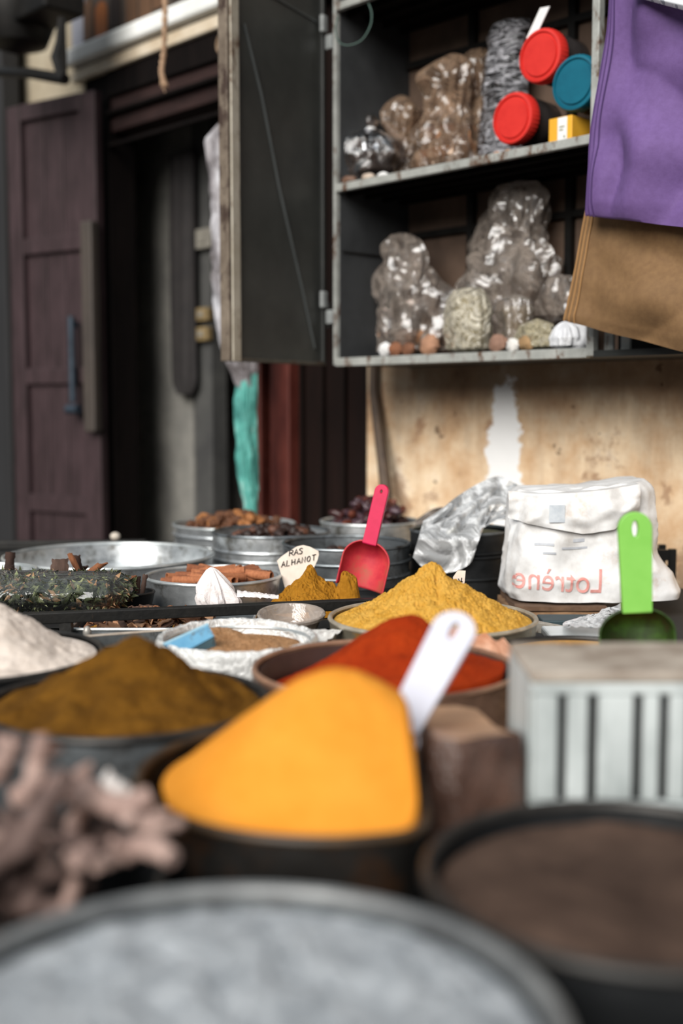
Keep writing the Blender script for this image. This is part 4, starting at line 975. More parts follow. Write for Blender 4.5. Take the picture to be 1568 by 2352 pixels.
# taller black pot
cE = (X(1056, 3.07), 3.06)
pE = pan('metal_pot', 'tall black pot of pale powder left of the white sack', cE, .132, rimz(.325), ZT, T_dark, T_mid, .98, ridges=(rimz(.375), rimz(.385), rimz(.44)), cat='pot')
mound('pale_powder', 'pale greenish powder filling the tall black pot', cE, .120, rimz(.335), ZT + .012, lambda r: .004 * (1 - r), P_pale, n1=(.004, 20), n2=(.001, 50), seed=44)
# roots pan at the left front
cRt = (X(130, 1.0, .42) - .055, 1.0)
pan('metal_pan', 'black pan heaped with dried roots at the left front', cRt, .148, rimz(.42), ZT, T_dark, T_rim, .93)
# ================================================================ LOOSE GOODS
# ---- cinnamon sticks
M_cin = [plain('cinnamon_a', (150, 90, 56), (178, 114, 76), 40, .8, bump=.4, st=(4, 4, .6)), plain('cinnamon_b', (122, 70, 44), (150, 92, 60), 40, .8, bump=.4, st=(4, 4, .6))]
def quill(L, R, m):
    mb = MB(); n = 20; prof = []
    for k in range(n + 1):          # double scroll cross-section
        a = lerp(-1.5 * PI, 1.5 * PI, k / n); r = R * (1 - .28 * abs(a) / PI * .6)
        prof.append((r * math.cos(a + PI / 2) * (1 if a > 0 else 1), r * math.sin(a + PI / 2)))
    mb.shell(lambda u, v: Vector((lerp(-L / 2, L / 2, v), prof[int(round(u * n))][0], prof[int(round(u * n))][1] + .0012 * nz((v * 4, u * 3, L * 20), 2, 3))), n + 1, 9, .0022)
    return mb
rnd = random.Random(5); protos = []
for i in range(4):
    o = quill(rnd.uniform(.075, .12), rnd.uniform(.0075, .0105), None).build('cinnamon_stick', M_cin[i % 2], origin=(0, 0, 0)); protos.append(o)
hp = Heap(ZD + .008); fixed = []
CL, CG = 'brown cinnamon stick in the heap on the shallow bright pan', 'cinnamon sticks in the shallow pan'
for i in range(56):
    while True:
        x, y = rnd.uniform(-1, 1), rnd.uniform(-1, 1)
        if x * x + y * y < 1: break
    x *= .092; y *= .092
    z = min(hp.drop(cC[0] + x, cC[1] + y, .03, .014), ZD + .052 + rnd.uniform(-.008, .006))
    o = protos[i] if i < 4 else protos[i % 4]
    loc = (cC[0] + x, cC[1] + y, z + .004); rot = (rnd.uniform(-1, 1), rnd.uniform(-.2, .2), rnd.uniform(-.9, .9) + (PI if i % 2 else 0))
    if i < 4: fixed.append((o, loc, rot)); tag(o, CL, 'cinnamon', CG)
    else: dup(o, loc, rot, rnd.uniform(.85, 1.1), CL, CG)
for o, l, r in fixed: o.location = l; o.rotation_euler = r
# ---- generic small piece heaps
def pile(name, label, cat, group, c, R, z0, protos_, count, size, seed, hill=.0, cluster=None, zoff=0, tilt=.5, dz=.55, cap=.05):
    rr = random.Random(seed); hp = Heap(z0)
    ps = []
    for i in range(count):
        while True:
            x, y = rr.uniform(-1, 1), rr.uniform(-1, 1)
            if x * x + y * y < 1: break
        if hill: k = rr.random() ** hill; x *= k; y *= k
        x, y = c[0] + x * (R - size * .6), c[1] + y * (R - size * .6)
        z = hp.drop(x, y, size * .5, size * dz)
        z = min(z, z0 + size * .3 + cap * (1 - ((x - c[0]) ** 2 + (y - c[1]) ** 2) / R ** 2) + rr.uniform(-.004, .004))
        o = protos_[i % len(protos_)]
        loc = (x, y, z + zoff); rot = (rr.uniform(-tilt, tilt), rr.uniform(-tilt, tilt), rr.uniform(0, 6.28)); sc = rr.uniform(.8, 1.15)
        if i < len(protos_): tag(o, label, cat, group); ps.append((o, loc, rot))
        else: dup(o, loc, rot, sc, label, group)
    for o, l, r in ps: o.location = l; o.rotation_euler = r
def blob(name, mt, r, seed, amp=.2, fq=2.2, nu=18, nv=12):
    m = MB(); m.ell((0, 0, 0), r, nu, nv, lambda q: 1 + amp * nz(q, fq, seed) + amp * .5 * nz(q, fq * 2.3, seed + 1)); return m.build(name, mt, origin=(0, 0, 0))
M_fig = [plain('fig_tan', (126, 78, 40), (180, 120, 68), 60, .7, bump=.6), plain('fig_brown', (78, 47, 28), (112, 70, 42), 60, .7, bump=.6)]
pile('dried_fig', 'brown dried fig in the heaped bright pan at the back left', 'dried fruit', 'dried figs in the back left pan', (X(538, 3.64), 3.64), .185, rimz(.385), [blob('dried_fig', M_fig[(0, 1, 1)[i % 3]], (.019 - .002 * (i % 3), .015, .013), 60 + i, .45) for i in range(6)], 130, .036, 2, hill=.35, cap=.036)
M_prune = [plain('dark_fruit_a', (30, 19, 16), (52, 33, 27), 50, .45, bump=.5), plain('dark_fruit_b', (74, 44, 32), (104, 66, 48), 50, .5, bump=.5)]
pile('dried_fruit', 'small dark dried fruit in the bright drum-shaped pan', 'dried fruit', 'dark dried fruit in the drum-shaped pan', cBk, .158, rimz(.378), [blob('dried_fruit', M_prune[0 if i < 4 else 1], (.017, .014, .012), 70 + i) for i in range(5)], 120, .03, 4, hill=.4, cap=.02)
pile('dried_fruit', 'dark dried fruit lying low in the grey pan behind the card', 'dried fruit', 'dried fruit in the grey pan behind the card', cCk, .155, rimz(.40), [blob('dried_fruit', M_prune[i % 2], (.02, .016, .013), 80 + i) for i in range(4)], 80, .034, 6, cap=.015)
M_date = [plain('date_dark', (44, 22, 24), (74, 38, 36), 40, .25, bump=.4), plain('date_red', (82, 40, 32), (116, 62, 44), 40, .3, bump=.4), plain('date_plum', (50, 34, 42), (84, 62, 70), 40, .3, bump=.4)]
pile('date', 'glossy dark date in the heap behind the pink scoop', 'date', 'dates heaped in the back pan', cD, .146, rimz(.365), [blob('date', M_date[i % 3], (.026, .014, .013), 90 + i, .14) for i in range(6)], 115, .040, 8, hill=.5, tilt=.7, cap=.06)
# ---- bark chips in the tray
M_chip = [plain('chip_brown', (120, 76, 48), (156, 106, 72), 40, .8, bump=.5), plain('chip_dark', (72, 50, 40), (100, 74, 60), 40, .8, bump=.5), plain('chip_tan', (176, 128, 94), (206, 160, 124), 40, .8, bump=.5), plain('chip_ochre', (170, 118, 40), (196, 144, 60), 40, .8)]
def flake(name, mt, L, Wd, seed, curl=.25, th=.002):
    m = MB(); r_ = random.Random(seed)
    e = [r_.uniform(.7, 1.1) for _ in range(9)]
    m.shell(lambda u, v: Vector(((v - .5) * L, (u - .5) * Wd * e[int(v * 8)], curl * Wd * (1 - (2 * u - 1) ** 2) + .12 * L * nz((u * 2, v * 2, seed), 1.3, seed))), 7, 9, th)
    return m.build(name, mt, origin=(0, 0, 0), angle=60)
chips = [flake('bark_chip', M_chip[(0, 1, 0, 2, 1, 0, 2, 3)[i]], (.03, .042, .022, .05, .03, .036, .024, .018)[i], (.018, .02, .014, .022, .012, .02, .016, .01)[i], 100 + i, .3) for i in range(8)]
rr = random.Random(21); hp = Heap(zt0 + .016); first = []
for i in range(150):
    x = rr.uniform(xa_ + .03, xb_ - .03 - .07); y = rr.uniform(ya_ + .022, yb_ - .022)
    z = hp.drop(x, y, .012, .007 if i < 8 else .008)
    z = min(z, zt1 + .015)
    o = chips[i % 8]; loc = (x, y, z); rot = (rr.uniform(-.5, .5), rr.uniform(-.5, .5), rr.uniform(0, 6.28))
    l, g = 'curled brown bark chip in the long tray under the black rail', 'bark chips in the tray'
    if i < 8: tag(o, l, 'bark chip', g); first.append((o, loc, rot))
    else: dup(o, loc, rot, rr.uniform(.8, 1.2), l, g)
for o, l, r in first: o.location = l; o.rotation_euler = r
# ---- bark shards
M_bark = [plain('bark_grey_brown', (72, 54, 46), (100, 78, 68), 30, .85, bump=.6, st=(3, 3, .6)), plain('bark_red_brown', (106, 64, 38), (146, 92, 58), 30, .8, bump=.5, st=(3, 3, .6)), plain('bark_dark', (46, 30, 24), (70, 46, 36), 30, .85, bump=.5)]
def shard(label, px, py0, py1, wpx, y, mt, tilt, yaw, seed, curl=.5):
    """piece of bark standing from py1 (foot) up to py0 (tip)"""
    a, b = at(px, py1, y=y), at(px + tilt, py0, y=y); k = y / FPX; L = (b - a).length; ex_ = (b - a).normalized(); sd = Vector((math.cos(yaw), math.sin(yaw), 0)); nn = ex_.cross(sd)
    e = [random.Random(seed * 31 + q).uniform(.72, 1.08) for q in range(12)]
    m = MB(); m.shell(lambda u, v: a + ex_ * L * (v + .06 * nz((u * 4, 0, seed), 1.5, seed) * (v > .9)) + sd * (u - .5) * wpx * k * e[int(v * 10)] + nn * curl * wpx * k * ((2 * u - 1) ** 2 - .5) * .6, 9, 14, .004)
    return tag(m.build('bark_shard', mt, angle=60), label, 'bark')
shard('broad grey-brown bark shard standing behind the herb bag', 134, 1284, 1348, 42, 2.60, M_bark[0], 4, .1, 1, .2)
shard('thin bark shard leaning left, behind the herb bag top', 196, 1272, 1345, 12, 2.63, M_bark[1], -36, .3, 2)
shard('forked dark bark shard in the middle of the bark pan', 190, 1276, 1345, 16, 2.66, M_bark[2], -14, .5, 3)
shard('orange-brown bark shard pointing right above the herb bag', 188, 1294, 1330, 26, 2.60, M_bark[1], 48, .2, 4)
shard('low red-brown bark strip over the herb bag', 188, 1316, 1330, 14, 2.57, M_bark[1], 40, .2, 5)
shard('dark bark strip crossing behind the broad grey-brown shard', 160, 1300, 1340, 20, 2.68, M_bark[2], 34, .2, 6)
shard('tall dark bark shard at the left edge of the stall', 18, 1268, 1345, 22, 2.70, M_bark[2], 6, .2, 7)
shard('short dark bark piece leaning on the tall one at the left edge', 30, 1300, 1345, 22, 2.66, M_bark[2], -8, .3, 8)
pan('metal_bowl', 'small dark bowl holding upright bark pieces left of the cinnamon', (X(300, 2.53), 2.53), .052, rimz(.405), ZD, T_dark, T_rim, .8, rt=.003, cat='bowl')
shard('bark piece at the left of the small dark bowl', 268, 1326, 1372, 14, 2.525, M_bark[2], 0, .3, 9)
shard('upright bark piece in the middle of the small dark bowl', 306, 1322, 1368, 11, 2.53, M_bark[1], 2, .4, 10)
shard('dark upright bark piece in the small dark bowl', 314, 1324, 1370, 12, 2.54, M_bark[2], 2, .2, 11)
shard('curved bark piece at the right of the small dark bowl', 326, 1320, 1366, 10, 2.53, M_bark[0], 8, .4, 12)
# ---- herb bag
hbz = CZ - .4205
hg_ = thing('herb_bag', 'clear plastic bag of dried green herb leaves in front of the bark', 'bag', loc=(-.62, 2.40, hbz))
h0, h1 = at(-260, 1360, y=2.40).x, at(306, 1360, y=2.40).x
def fherb(s_):
    def f(u, v):
        x = lerp(h0, h1, v); t = 2 * PI * u
        e = min(1, (1 - abs(2 * v - 1)) * 7) ** .45
        hh = .040 * e * lerp(1.02, .9, v) * s_; dd = .095 * e * s_
        q = (math.cos(t), math.sin(t) * 1.2, x * 9); w = 1 + .05 * (ridge(q, 1.6, 5) - .5)
        return Vector((x, 2.40 + dd * w * math.cos(t), hbz + .0405 + max(-.0403, hh * w * math.sin(t) * (1.0 if math.sin(t) > 0 else 1.05))))
    return f
MB().grid(fherb(1), 48, 70, wu=True).build('plastic_film', film('herb_bag_film', (236, 238, 236), (226, 230, 230), .0, .16, .05, 12, .06, bump=.5, gloss=.7), parent=hg_)
M_leaf = [plain('leaf_green', (58, 66, 42), (80, 88, 56), 60, .7), plain('leaf_dark', (30, 34, 24), (46, 50, 34), 60, .7), plain('leaf_pale', (112, 120, 84), (140, 144, 106), 60, .7), plain('leaf_tan', (136, 104, 72), (166, 130, 96), 60, .7)]
lm = MB(); rr = random.Random(9); ff = fherb(.93)
core = fherb(.82); lm.cur = 1; lm.grid(core, 30, 40, wu=True)
for i in range(2600):
    u, v = rr.random(), rr.uniform(.03, .985); p = ff(u, v); n = (p - Vector((p.x, 2.40, hbz + .04))).normalized()
    a = Vector((rr.uniform(-1, 1), rr.uniform(-1, 1), rr.uniform(-1, 1))); a = (a - n * a.dot(n) * .8).normalized(); b = a.cross(n).normalized()
    L, Wd = rr.uniform(.016, .038), rr.uniform(.003, .0062); p = p - n * rr.uniform(0, .006); p.z = max(p.z, hbz + .004)
    lm.cur = rr.choices((0, 1, 2, 3), (5, 4, 2, 1.6))[0]
    lm.add([p - a * L / 2, p + b * Wd - a * L * .1, p + a * L / 2 + n * .001, p - b * Wd - a * L * .1, p + n * .0015], [(0, 1, 4), (1, 2, 4), (2, 3, 4), (3, 0, 4)])
tag(lm.build('dried_leaves', M_leaf, parent=hg_, smooth=False), kind='stuff')
# ---- dried roots at the left front
M_root = [plain('root_pink_brown', (134, 108, 100), (176, 150, 140), 24, .8, bump=.6), plain('root_dark', (40, 30, 27), (64, 49, 44), 24, .85, bump=.6), plain('root_mid', (78, 61, 56), (110, 90, 84), 24, .8, bump=.6)]
def root_mesh(L, r, seed):
    rr = random.Random(seed); pts = [Vector((0, 0, 0))]; d = Vector((1, 0, 0))
    for k in range(5):
        d = (d + Vector((rr.uniform(-.3, .3), rr.uniform(-.8, .8), rr.uniform(-.5, .5)))).normalized(); pts.append(pts[-1] + d * L / 5)
    c = sum(pts, Vector()) / 6; pts = [p - c for p in pts]
    n = 24; P = [poly(pts, k / n) for k in range(n + 1)]
    R = [r * (1 + .35 * nz((k * .35, seed, 0), 1, seed)) * (.45 + .55 * math.sin(PI * min(1, max(0, (k + 1.5) / (n + 3)))) ** .4) for k in range(n + 1)]
    m = MB(); m.tube(P, R, 12); q = P[10]; a = Vector((rr.uniform(-1, 1), rr.uniform(-1, 1), rr.uniform(.2, 1))).normalized()
    m.tube([q, q + a * r * 1.8, q + a * r * 2.6 + Vector((r * .5, 0, 0))], [r * .7, r * .6, r * .3], 10)
    return m
roots = [root_mesh(rl, rq, 200 + i).build('dried_root', M_root[(1, 2, 1, 0, 1, 2)[i]], origin=(0, 0, 0)) for i, (rl, rq) in enumerate(((.11, .0085), (.09, .0095), (.075, .008), (.12, .008), (.06, .010), (.08, .010)))]
pile('dried_root', 'twisted pinkish-brown dried root in the black pan at the left front', 'root', 'dried roots at the left front', cRt, .150, ZT + .04, roots, 58, .07, 12, hill=.3, tilt=.7, dz=.17, cap=.055)
for i, (px, py, y, rot, sc, mt, lab) in enumerate((
        (82, 1755, 1.02, (0, 1.2, .4), .95, 0, 'pale root standing up highest at the left front'),
        (10, 1745, 1.02, (0, 1.1, 2), .9, 0, 'pale root sticking up at the very left edge of the picture'),
        (266, 1808, 1.03, (.3, .1, .2), .62, 3, 'small white root tip on top of the root heap'),
        (192, 1965, .93, (.2, -.3, .5), .75, 0, 'short pale root lying at the front of the root heap'),
        (318, 1960, .955, (.3, -.2, .2), 1.0, 0, 'pale bent root at the right front of the root heap'),
        (350, 1890, 1.0, (.2, .8, .9), .8, 0, 'pale root pointing at the turmeric pan'),
        (60, 1900, .96, (0, -.8, .5), 1.1, 2, 'long grey-pink root slanting across the left of the heap'),
        (190, 1830, 1.02, (0, -.25, .3), 1.2, 0, 'long pale root lying across the top of the heap'))):
    o = root_mesh((.06, .06, .045, .05, .08, .07, .11, .11)[i], .0105, 300 + i).build('dried_root', M_root[mt] if mt < 3 else plain('root_white', (206, 200, 196), (228, 222, 218), 24, .7), origin=(0, 0, 0))
    o.location = at(px, py, y=y); o.rotation_euler = rot; o.scale = (sc,) * 3; tag(o, lab, 'root', 'dried roots at the left front')
# ---------------------------------------------------------------- scoops
M_pink = plain('pink_plastic', (196, 18, 72), (214, 30, 84), 14, .4)
s = N('dusty_red_plastic'); s.set(Roughness=.55)
s.base(s.ramp(s.noise(16, 5, .7), [(.35, (178, 34, 56)), (.55, (200, 58, 66)), (.72, (166, 92, 70))])); M_pinkb = s.m
M_green = plain('lime_green_plastic', (126, 192, 82), (138, 202, 94), 12, .4)
s = N('shaded_dusty_green'); s.set(Roughness=.55)
s.base(s.ramp(s.noise(22, 5, .7), [(.35, (52, 84, 24)), (.55, (34, 52, 16)), (.72, (50, 32, 18))])); M_greenb = s.m  # shade inside the bowl painted into the green, with brown powder dirt
M_whitep = plain('white_plastic', (198, 200, 214), (208, 210, 222), 12, .4)
def scoop(name, label, base, up, face, hl, hw0, hw1, bw, bl, bd, mh, mb_, slot=(.0035, .006), th=.009, oneface=False):
    """base: where handle meets bowl; up: handle direction; face: way the bowl opens"""
    up = Vector(up).normalized(); face = Vector(face); face = (face - up * face.dot(up)).normalized(); side = up.cross(face) * -1
    M = Matrix(((side.x, -face.x, up.x, base[0]), (side.y, -face.y, up.y, base[1]), (side.z, -face.z, up.z, base[2]), (0, 0, 0, 1)))
    o = thing(name, label, 'scoop', frame=M)
    n = 12
    outer = []; inner = []
    for k in range(2 * n):
        pass
    zc = hl - hw1; N2 = 40; out_, inn = [], []
    # outline: foot corners, then round top
    out_ = [(-hw0, -.004), (hw0, -.004)] + [(lerp(hw0, hw1, q / 6.0), lerp(0, zc, q / 6.0)) for q in range(1, 7)] + [(hw1 * math.cos(a), zc + hw1 * math.sin(a)) for a in [PI * q / 16 for q in range(1, 16)]] + [(-lerp(hw1, hw0, q / 6.0), lerp(zc, 0, q / 6.0)) for q in range(0, 6)]
    sc_ = (0, zc)
    for (x, z) in out_:
        a = math.atan2(z - sc_[1], x); inn.append((slot[0] * math.cos(a), zc + slot[1] * math.sin(a) * 1.0))
    m = MB(M); m.holed([(x, -th / 2, z) for x, z in out_], [(x, -th / 2, z) for x, z in inn], (0, th, 0)); m.build('handle', mh, parent=o, bevel=.0016)
    def fb(u, v):
        a = PI * u; s_ = v
        w = bw * math.sqrt(max(0.0, 1 - (1 - min(1, s_ / .42)) ** 2)) if s_ < .42 else bw
        w = max(w, .0006); dpt = bd * (w / bw)
        z = -bl * s_ + .004 - .10 * bl * (math.sin(a)) * (s_ > .7) * (s_ - .7)
        return Vector((w * math.cos(a), dpt * math.sin(a) - .002, z))
    MB(M).grid(fb, 36, 30).build('bowl', mb_, parent=o, solid=.003)
    return o
p = at(862, 1262, y=2.66)
scoop('pink_scoop', 'dusty pink-red scoop standing upright behind the broken spice heap', (p.x - .012, p.y + .028, p.z + .012), (.23, -.02, 1), (-.22, -1, .25), .138, .0165, .0165, .056, .115, .052, M_pink, M_pinkb, (.0025, .004), .014)
p = at(1462, 1402, y=1.855)
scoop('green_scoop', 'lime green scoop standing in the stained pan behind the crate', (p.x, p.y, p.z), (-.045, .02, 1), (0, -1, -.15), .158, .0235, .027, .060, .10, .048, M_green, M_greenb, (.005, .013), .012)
# white scoop: handle leans to the right, foot buried behind the turmeric mound
a, b = at(935, 1650, y=1.325), at(1060, 1415, y=1.41); d = (b - a)
scoop('white_scoop', 'white scoop handle leaning right out of the back of the turmeric mound', a - d.normalized() * .012, d, (-.3, -1, .3), d.length + .014, .0205, .0265, .026, .05, .022, M_whitep, M_whitep, (.0042, .0125), .010)
# blue metal scoop lying in the tan powder
bl_ = thing('blue_scoop', 'light blue metal box scoop lying in the tan powder', 'scoop', loc=at(440, 1470, y=1.93))
M_bl = rusty('worn_blue_paint', (84, 142, 178), (108, 164, 196), (96, 110, 116), .56, .45, .2, 20)
A, B, C_, D = at(376, 1478, y=1.895), at(476, 1433, y=1.925), at(492, 1461, y=1.905), at(404, 1508, y=1.872)
ex_ = (B - A); ez_ = (D - A); nn = ex_.cross(ez_).normalized()
if nn.y > 0: nn = -nn
W_ = .05
m = MB()
def plate(p0, p1, p2, p3, t_): m.prism([p0, p1, p2, p3], t_)
plate(A, B, C_, D, nn * -.0022)                                             # wall towards the viewer
plate(A, B, B - nn * W_ + Vector((0, 0, .004)), A - nn * W_ + Vector((0, 0, .004)), ez_.normalized() * .0022)
m.build('box', M_bl, parent=bl_, smooth=False, bevel=.0008)
m = MB(); plate(D, C_, C_ - nn * W_, D - nn * W_, ez_.normalized() * -.0022); plate(A - nn * W_, B - nn * W_, C_ - nn * W_, D - nn * W_, nn * .0022); plate(B, C_, C_ - nn * W_, B - nn * W_, ex_.normalized() * -.0022)
m.build('box_back', M_bl, parent=bl_, smooth=False)
m = MB(); m.bar(A.lerp(B, -.02) + nn * .001, A.lerp(B, 1.02) + nn * .001, .006, .004); m.build('rolled_edge', plain('pale_blue_edge', (140, 186, 208), (160, 200, 220), 20, .4), parent=bl_, smooth=False, bevel=.001)
m = MB(); m.tube([A.lerp(D, .5) - nn * W_ / 2, A.lerp(D, .5) - nn * W_ / 2 - ex_.normalized() * .012 - Vector((0, 0, .006))], .007, 10); m.build('handle', M_bl, parent=bl_)
# ---------------------------------------------------------------- price cards
LET = {'R': [[(0, 0), (0, 1), (.5, .95), (.6, .72), (.45, .52), (.02, .5)], [(.2, .5), (.65, 0)]], 'A': [[(0, 0), (.34, 1), (.66, 0)], [(.14, .36), (.54, .36)]],
       'S': [[(.58, .88), (.3, 1), (.06, .8), (.28, .56), (.54, .34), (.34, .02), (0, .1)]], 'L': [[(.05, 1), (0, 0), (.52, .06)]], 'H': [[(0, 0), (0, 1)], [(.56, 0), (.56, 1)], [(0, .48), (.56, .52)]],
       'N': [[(0, 0), (.03, 1), (.55, 0), (.58, 1)]], 'O': [[(.28, .95), (.03, .6), (.1, .12), (.38, .04), (.56, .4), (.48, .85), (.28, .95)]], 'T': [[(.3, 0), (.3, 1)], [(0, .97), (.66, 1)]]}
M_card = plain('card_stock', (226, 210, 196), (240, 228, 216), 24, .8)
M_ink = plain('black_ink', (24, 20, 22))
yc = 2.70
cd = thing('price_card', 'off-white handwritten card standing in the broken spice heap', 'card', loc=at(690, 1335, y=yc))
o2 = [(636, 1288), (645, 1279), (662, 1267), (682, 1255), (696, 1252), (712, 1256), (731, 1266), (732, 1274), (729, 1286), (720, 1306), (708, 1350), (654, 1350), (648, 1329)]
MB().prism([at(x, y, y=yc) for x, y in o2], (0, .002, 0)).build('card', M_card, parent=cd, smooth=False)
ink = MB()
def write(text, pts0, pts1, cap, w, gap=1.0):
    n = len(text)
    for i, ch in enumerate(text):
        k = (i + .0) / max(1, n - 1); ox, oy = lerp(pts0[0], pts1[0], k), lerp(pts0[1], pts1[1], k)
        for st in LET[ch]:
            P = [at(ox + x * w + (y * .06 * w), oy - y * cap - x * w * .18, y=yc - .0012) for x, y in st]
            if len(P) > 3: P = [poly(P, q / 20.0) for q in range(21)] if ch in 'SO' else P
            ink.tube(P, .0011, 6)
write('RAS', (664, 1277), (686, 1273), 13, 14)
write('ALHANOT', (646, 1303), (716, 1288), 13, 13)
ink.build('handwriting', M_ink, parent=cd)
yc = 2.27
cd = thing('price_card', 'small white card stuck behind the top of the big yellow mound', 'card', loc=at(1054, 1340, y=yc))
MB().prism([at(x, y, y=yc) for x, y in ((1040, 1326), (1051, 1310), (1069, 1311), (1067, 1334), (1062, 1365), (1042, 1365))], (0, .002, 0)).build('card', M_card, parent=cd, smooth=False)
ink = MB()
for P in ([(1052, 1329), (1056, 1336), (1058, 1344)], [(1060, 1327), (1058, 1338)], [(1049, 1334), (1062, 1336)]): ink.tube([at(x, y, y=yc - .0012) for x, y in P], .0009, 6)
ink.build('handwriting', M_ink, parent=cd)
# ---------------------------------------------------------------- clear tub
cb_ = (X(669, 2.222), 2.222)
tz = rimz(.402)
bw_ = thing('plastic_tub', 'clear shallow plastic tub standing before the black rail', 'tub', loc=(cb_[0], cb_[1], ZT))
F_tub = film('tub_plastic', (232, 226, 220), (206, 192, 180), .34, .6, .1, 12, .12, bump=.15)
TR = Matrix.Translation((0, 0, tz - .046 + .006)) @ Matrix.Rotation(math.radians(7), 4, 'X') @ Matrix.Translation((0, 0, -(tz - .046)))
MB().lathe([(0, tz - .046), (.044, tz - .046), (.049, tz - .03), (.0585, tz - .004), (.057, tz - .004), (.0475, tz - .03), (.0425, tz - .043), (0, tz - .043)], (cb_[0], cb_[1], 0), 72, M=TR).build('tub_wall', F_tub, parent=bw_)
MB().lathe([(.0575, tz - .005), (.064, tz - .006), (.0655, tz), (.064, tz + .002), (.0605, tz + .0015), (.0585, tz - .002), (.0575, tz - .005)], (cb_[0], cb_[1], 0), 72, M=TR).build('rim', F_tub, parent=bw_)
MB().lathe([(0, tz - .0425), (.041, tz - .0425), (.0425, tz - .037), (.0, tz - .0365)], (cb_[0], cb_[1], 0), 48, M=TR).build('powder_residue', plain('tub_residue', (186, 164, 148), (206, 186, 170), 40, .9), parent=bw_)
MB().ell((cb_[0] - .003, cb_[1] - .005, tz - .026), (.004, .004, .003), 14, 10).build('knob', F_tub, parent=bw_)
tn = MB(); tn.box(cb_[0] - .05, cb_[0] + .05, cb_[1] - .03, cb_[1] + .055, ZT + .0006, tz - .0465)
tag(tn.build('tin_box', T_mid, smooth=False, bevel=.003), 'low grey tin box under the clear plastic tub', 'box')
# white twisted plastic bag before the cinnamon pan
pw = at(516, 1385, drop=.4495)
o = plastic_bag('plastic_bag', 'white twisted plastic bag in front of the cinnamon pan', (pw.x, 2.49, ZD + .0008), [(0, .03), (.01, .044), (.035, .047), (.06, .036), (.08, .022), (.098, .010), (.104, .002)], plain('white_bag_plastic', (214, 206, 204), (238, 232, 232), 24, .4, bump=.6, bscale=40, dist=.008), 51, frame=None, amp=.6, sx=.95, sy=.6, lean=(-.012, 0))
tl = MB(); 
def ftail(u, v):
    a, b = at(545, 1372, y=2.44), at(640, 1377, y=2.44); p = a.lerp(b, v); w = lerp(.010, .004, v)
    return p + Vector((0, (u - .5) * .03, w * (1 - (2 * u - 1) ** 2) + .004 * nz((u * 3, v * 7, 0), 2, 3) + .004))
tl.shell(ftail, 9, 24, .0012); tl.build('twisted_tail', MATS['white_bag_plastic'], parent=o)
# ---------------------------------------------------------------- white slatted crate
M_crate = plain('whitewashed_wood', (146, 154, 154), (200, 207, 207), 7, .7, bump=.4, st=(2, 2, .5), lo=.3, hi=.6)
M_crtop = plain('dirty_crate_top', (112, 96, 82), (188, 178, 166), 11, .8, bump=.4, lo=.32, hi=.66)
cz1 = CZ - .282; x0, x1, y0, y1 = .2005, .60, 1.222, 1.385; cz0 = ZT + .001
cr_ = thing('crate', 'whitewashed slatted crate with a dirty flat top, right of the paprika', 'crate', loc=(.4, 1.3, ZT))
MB().box(x0, x1, y0, y1, cz1 - .012, cz1).build('top_board', M_crtop, parent=cr_, smooth=False, bevel=.004)
MB().box(x0, x1, y0, y0 + .012, cz1 - .024, cz1 - .0122).build('top_rail', M_crate, parent=cr_, smooth=False, bevel=.003)
MB().box(x0, x1, y0, y0 + .012, cz0, cz1 - .140).build('bottom_rail', M_crate, parent=cr_, smooth=False, bevel=.003)
k_ = lambda px: at(px, 1700, y=y0).x
for a, b in ((1226, 1281), (1302, 1350), (1373, 1454), (1477, 1514), (1537, 1578), (1599, 1638), (1659, 1711), (1731, 1780), (1800, 1852), (1874, 1950), (1970, 2012), (2034, 2130)):
    xa, xb = k_(a), min(x1, k_(b)); xa = max(x0, xa)
    if xb > xa: MB().box(xa, xb, y0 + .001, y0 + .011, cz1 - .1398, cz1 - .0242).build('slat', M_crate, parent=cr_, smooth=False, bevel=.002)
for xx in (x0, x1 - .012): MB().box(xx, xx + .012, y0 + .0125, y1, cz0, cz1 - .0122).build('side_panel', M_crate, parent=cr_, smooth=False)
MB().box(x0 + .0125, x1 - .0125, y1 - .01, y1, cz0, cz1 - .0122).build('back_panel', M_blackwood, parent=cr_, smooth=False)
MB().box(x0 + .0125, x1 - .0125, y0 + .04, y0 + .045, cz0, cz1 - .0122).build('slot_shade_panel', plain('slot_shade_dark', (22, 20, 19), (34, 31, 29), 9, .8), parent=cr_, smooth=False)  # dark sheet added inside so the slots look shaded
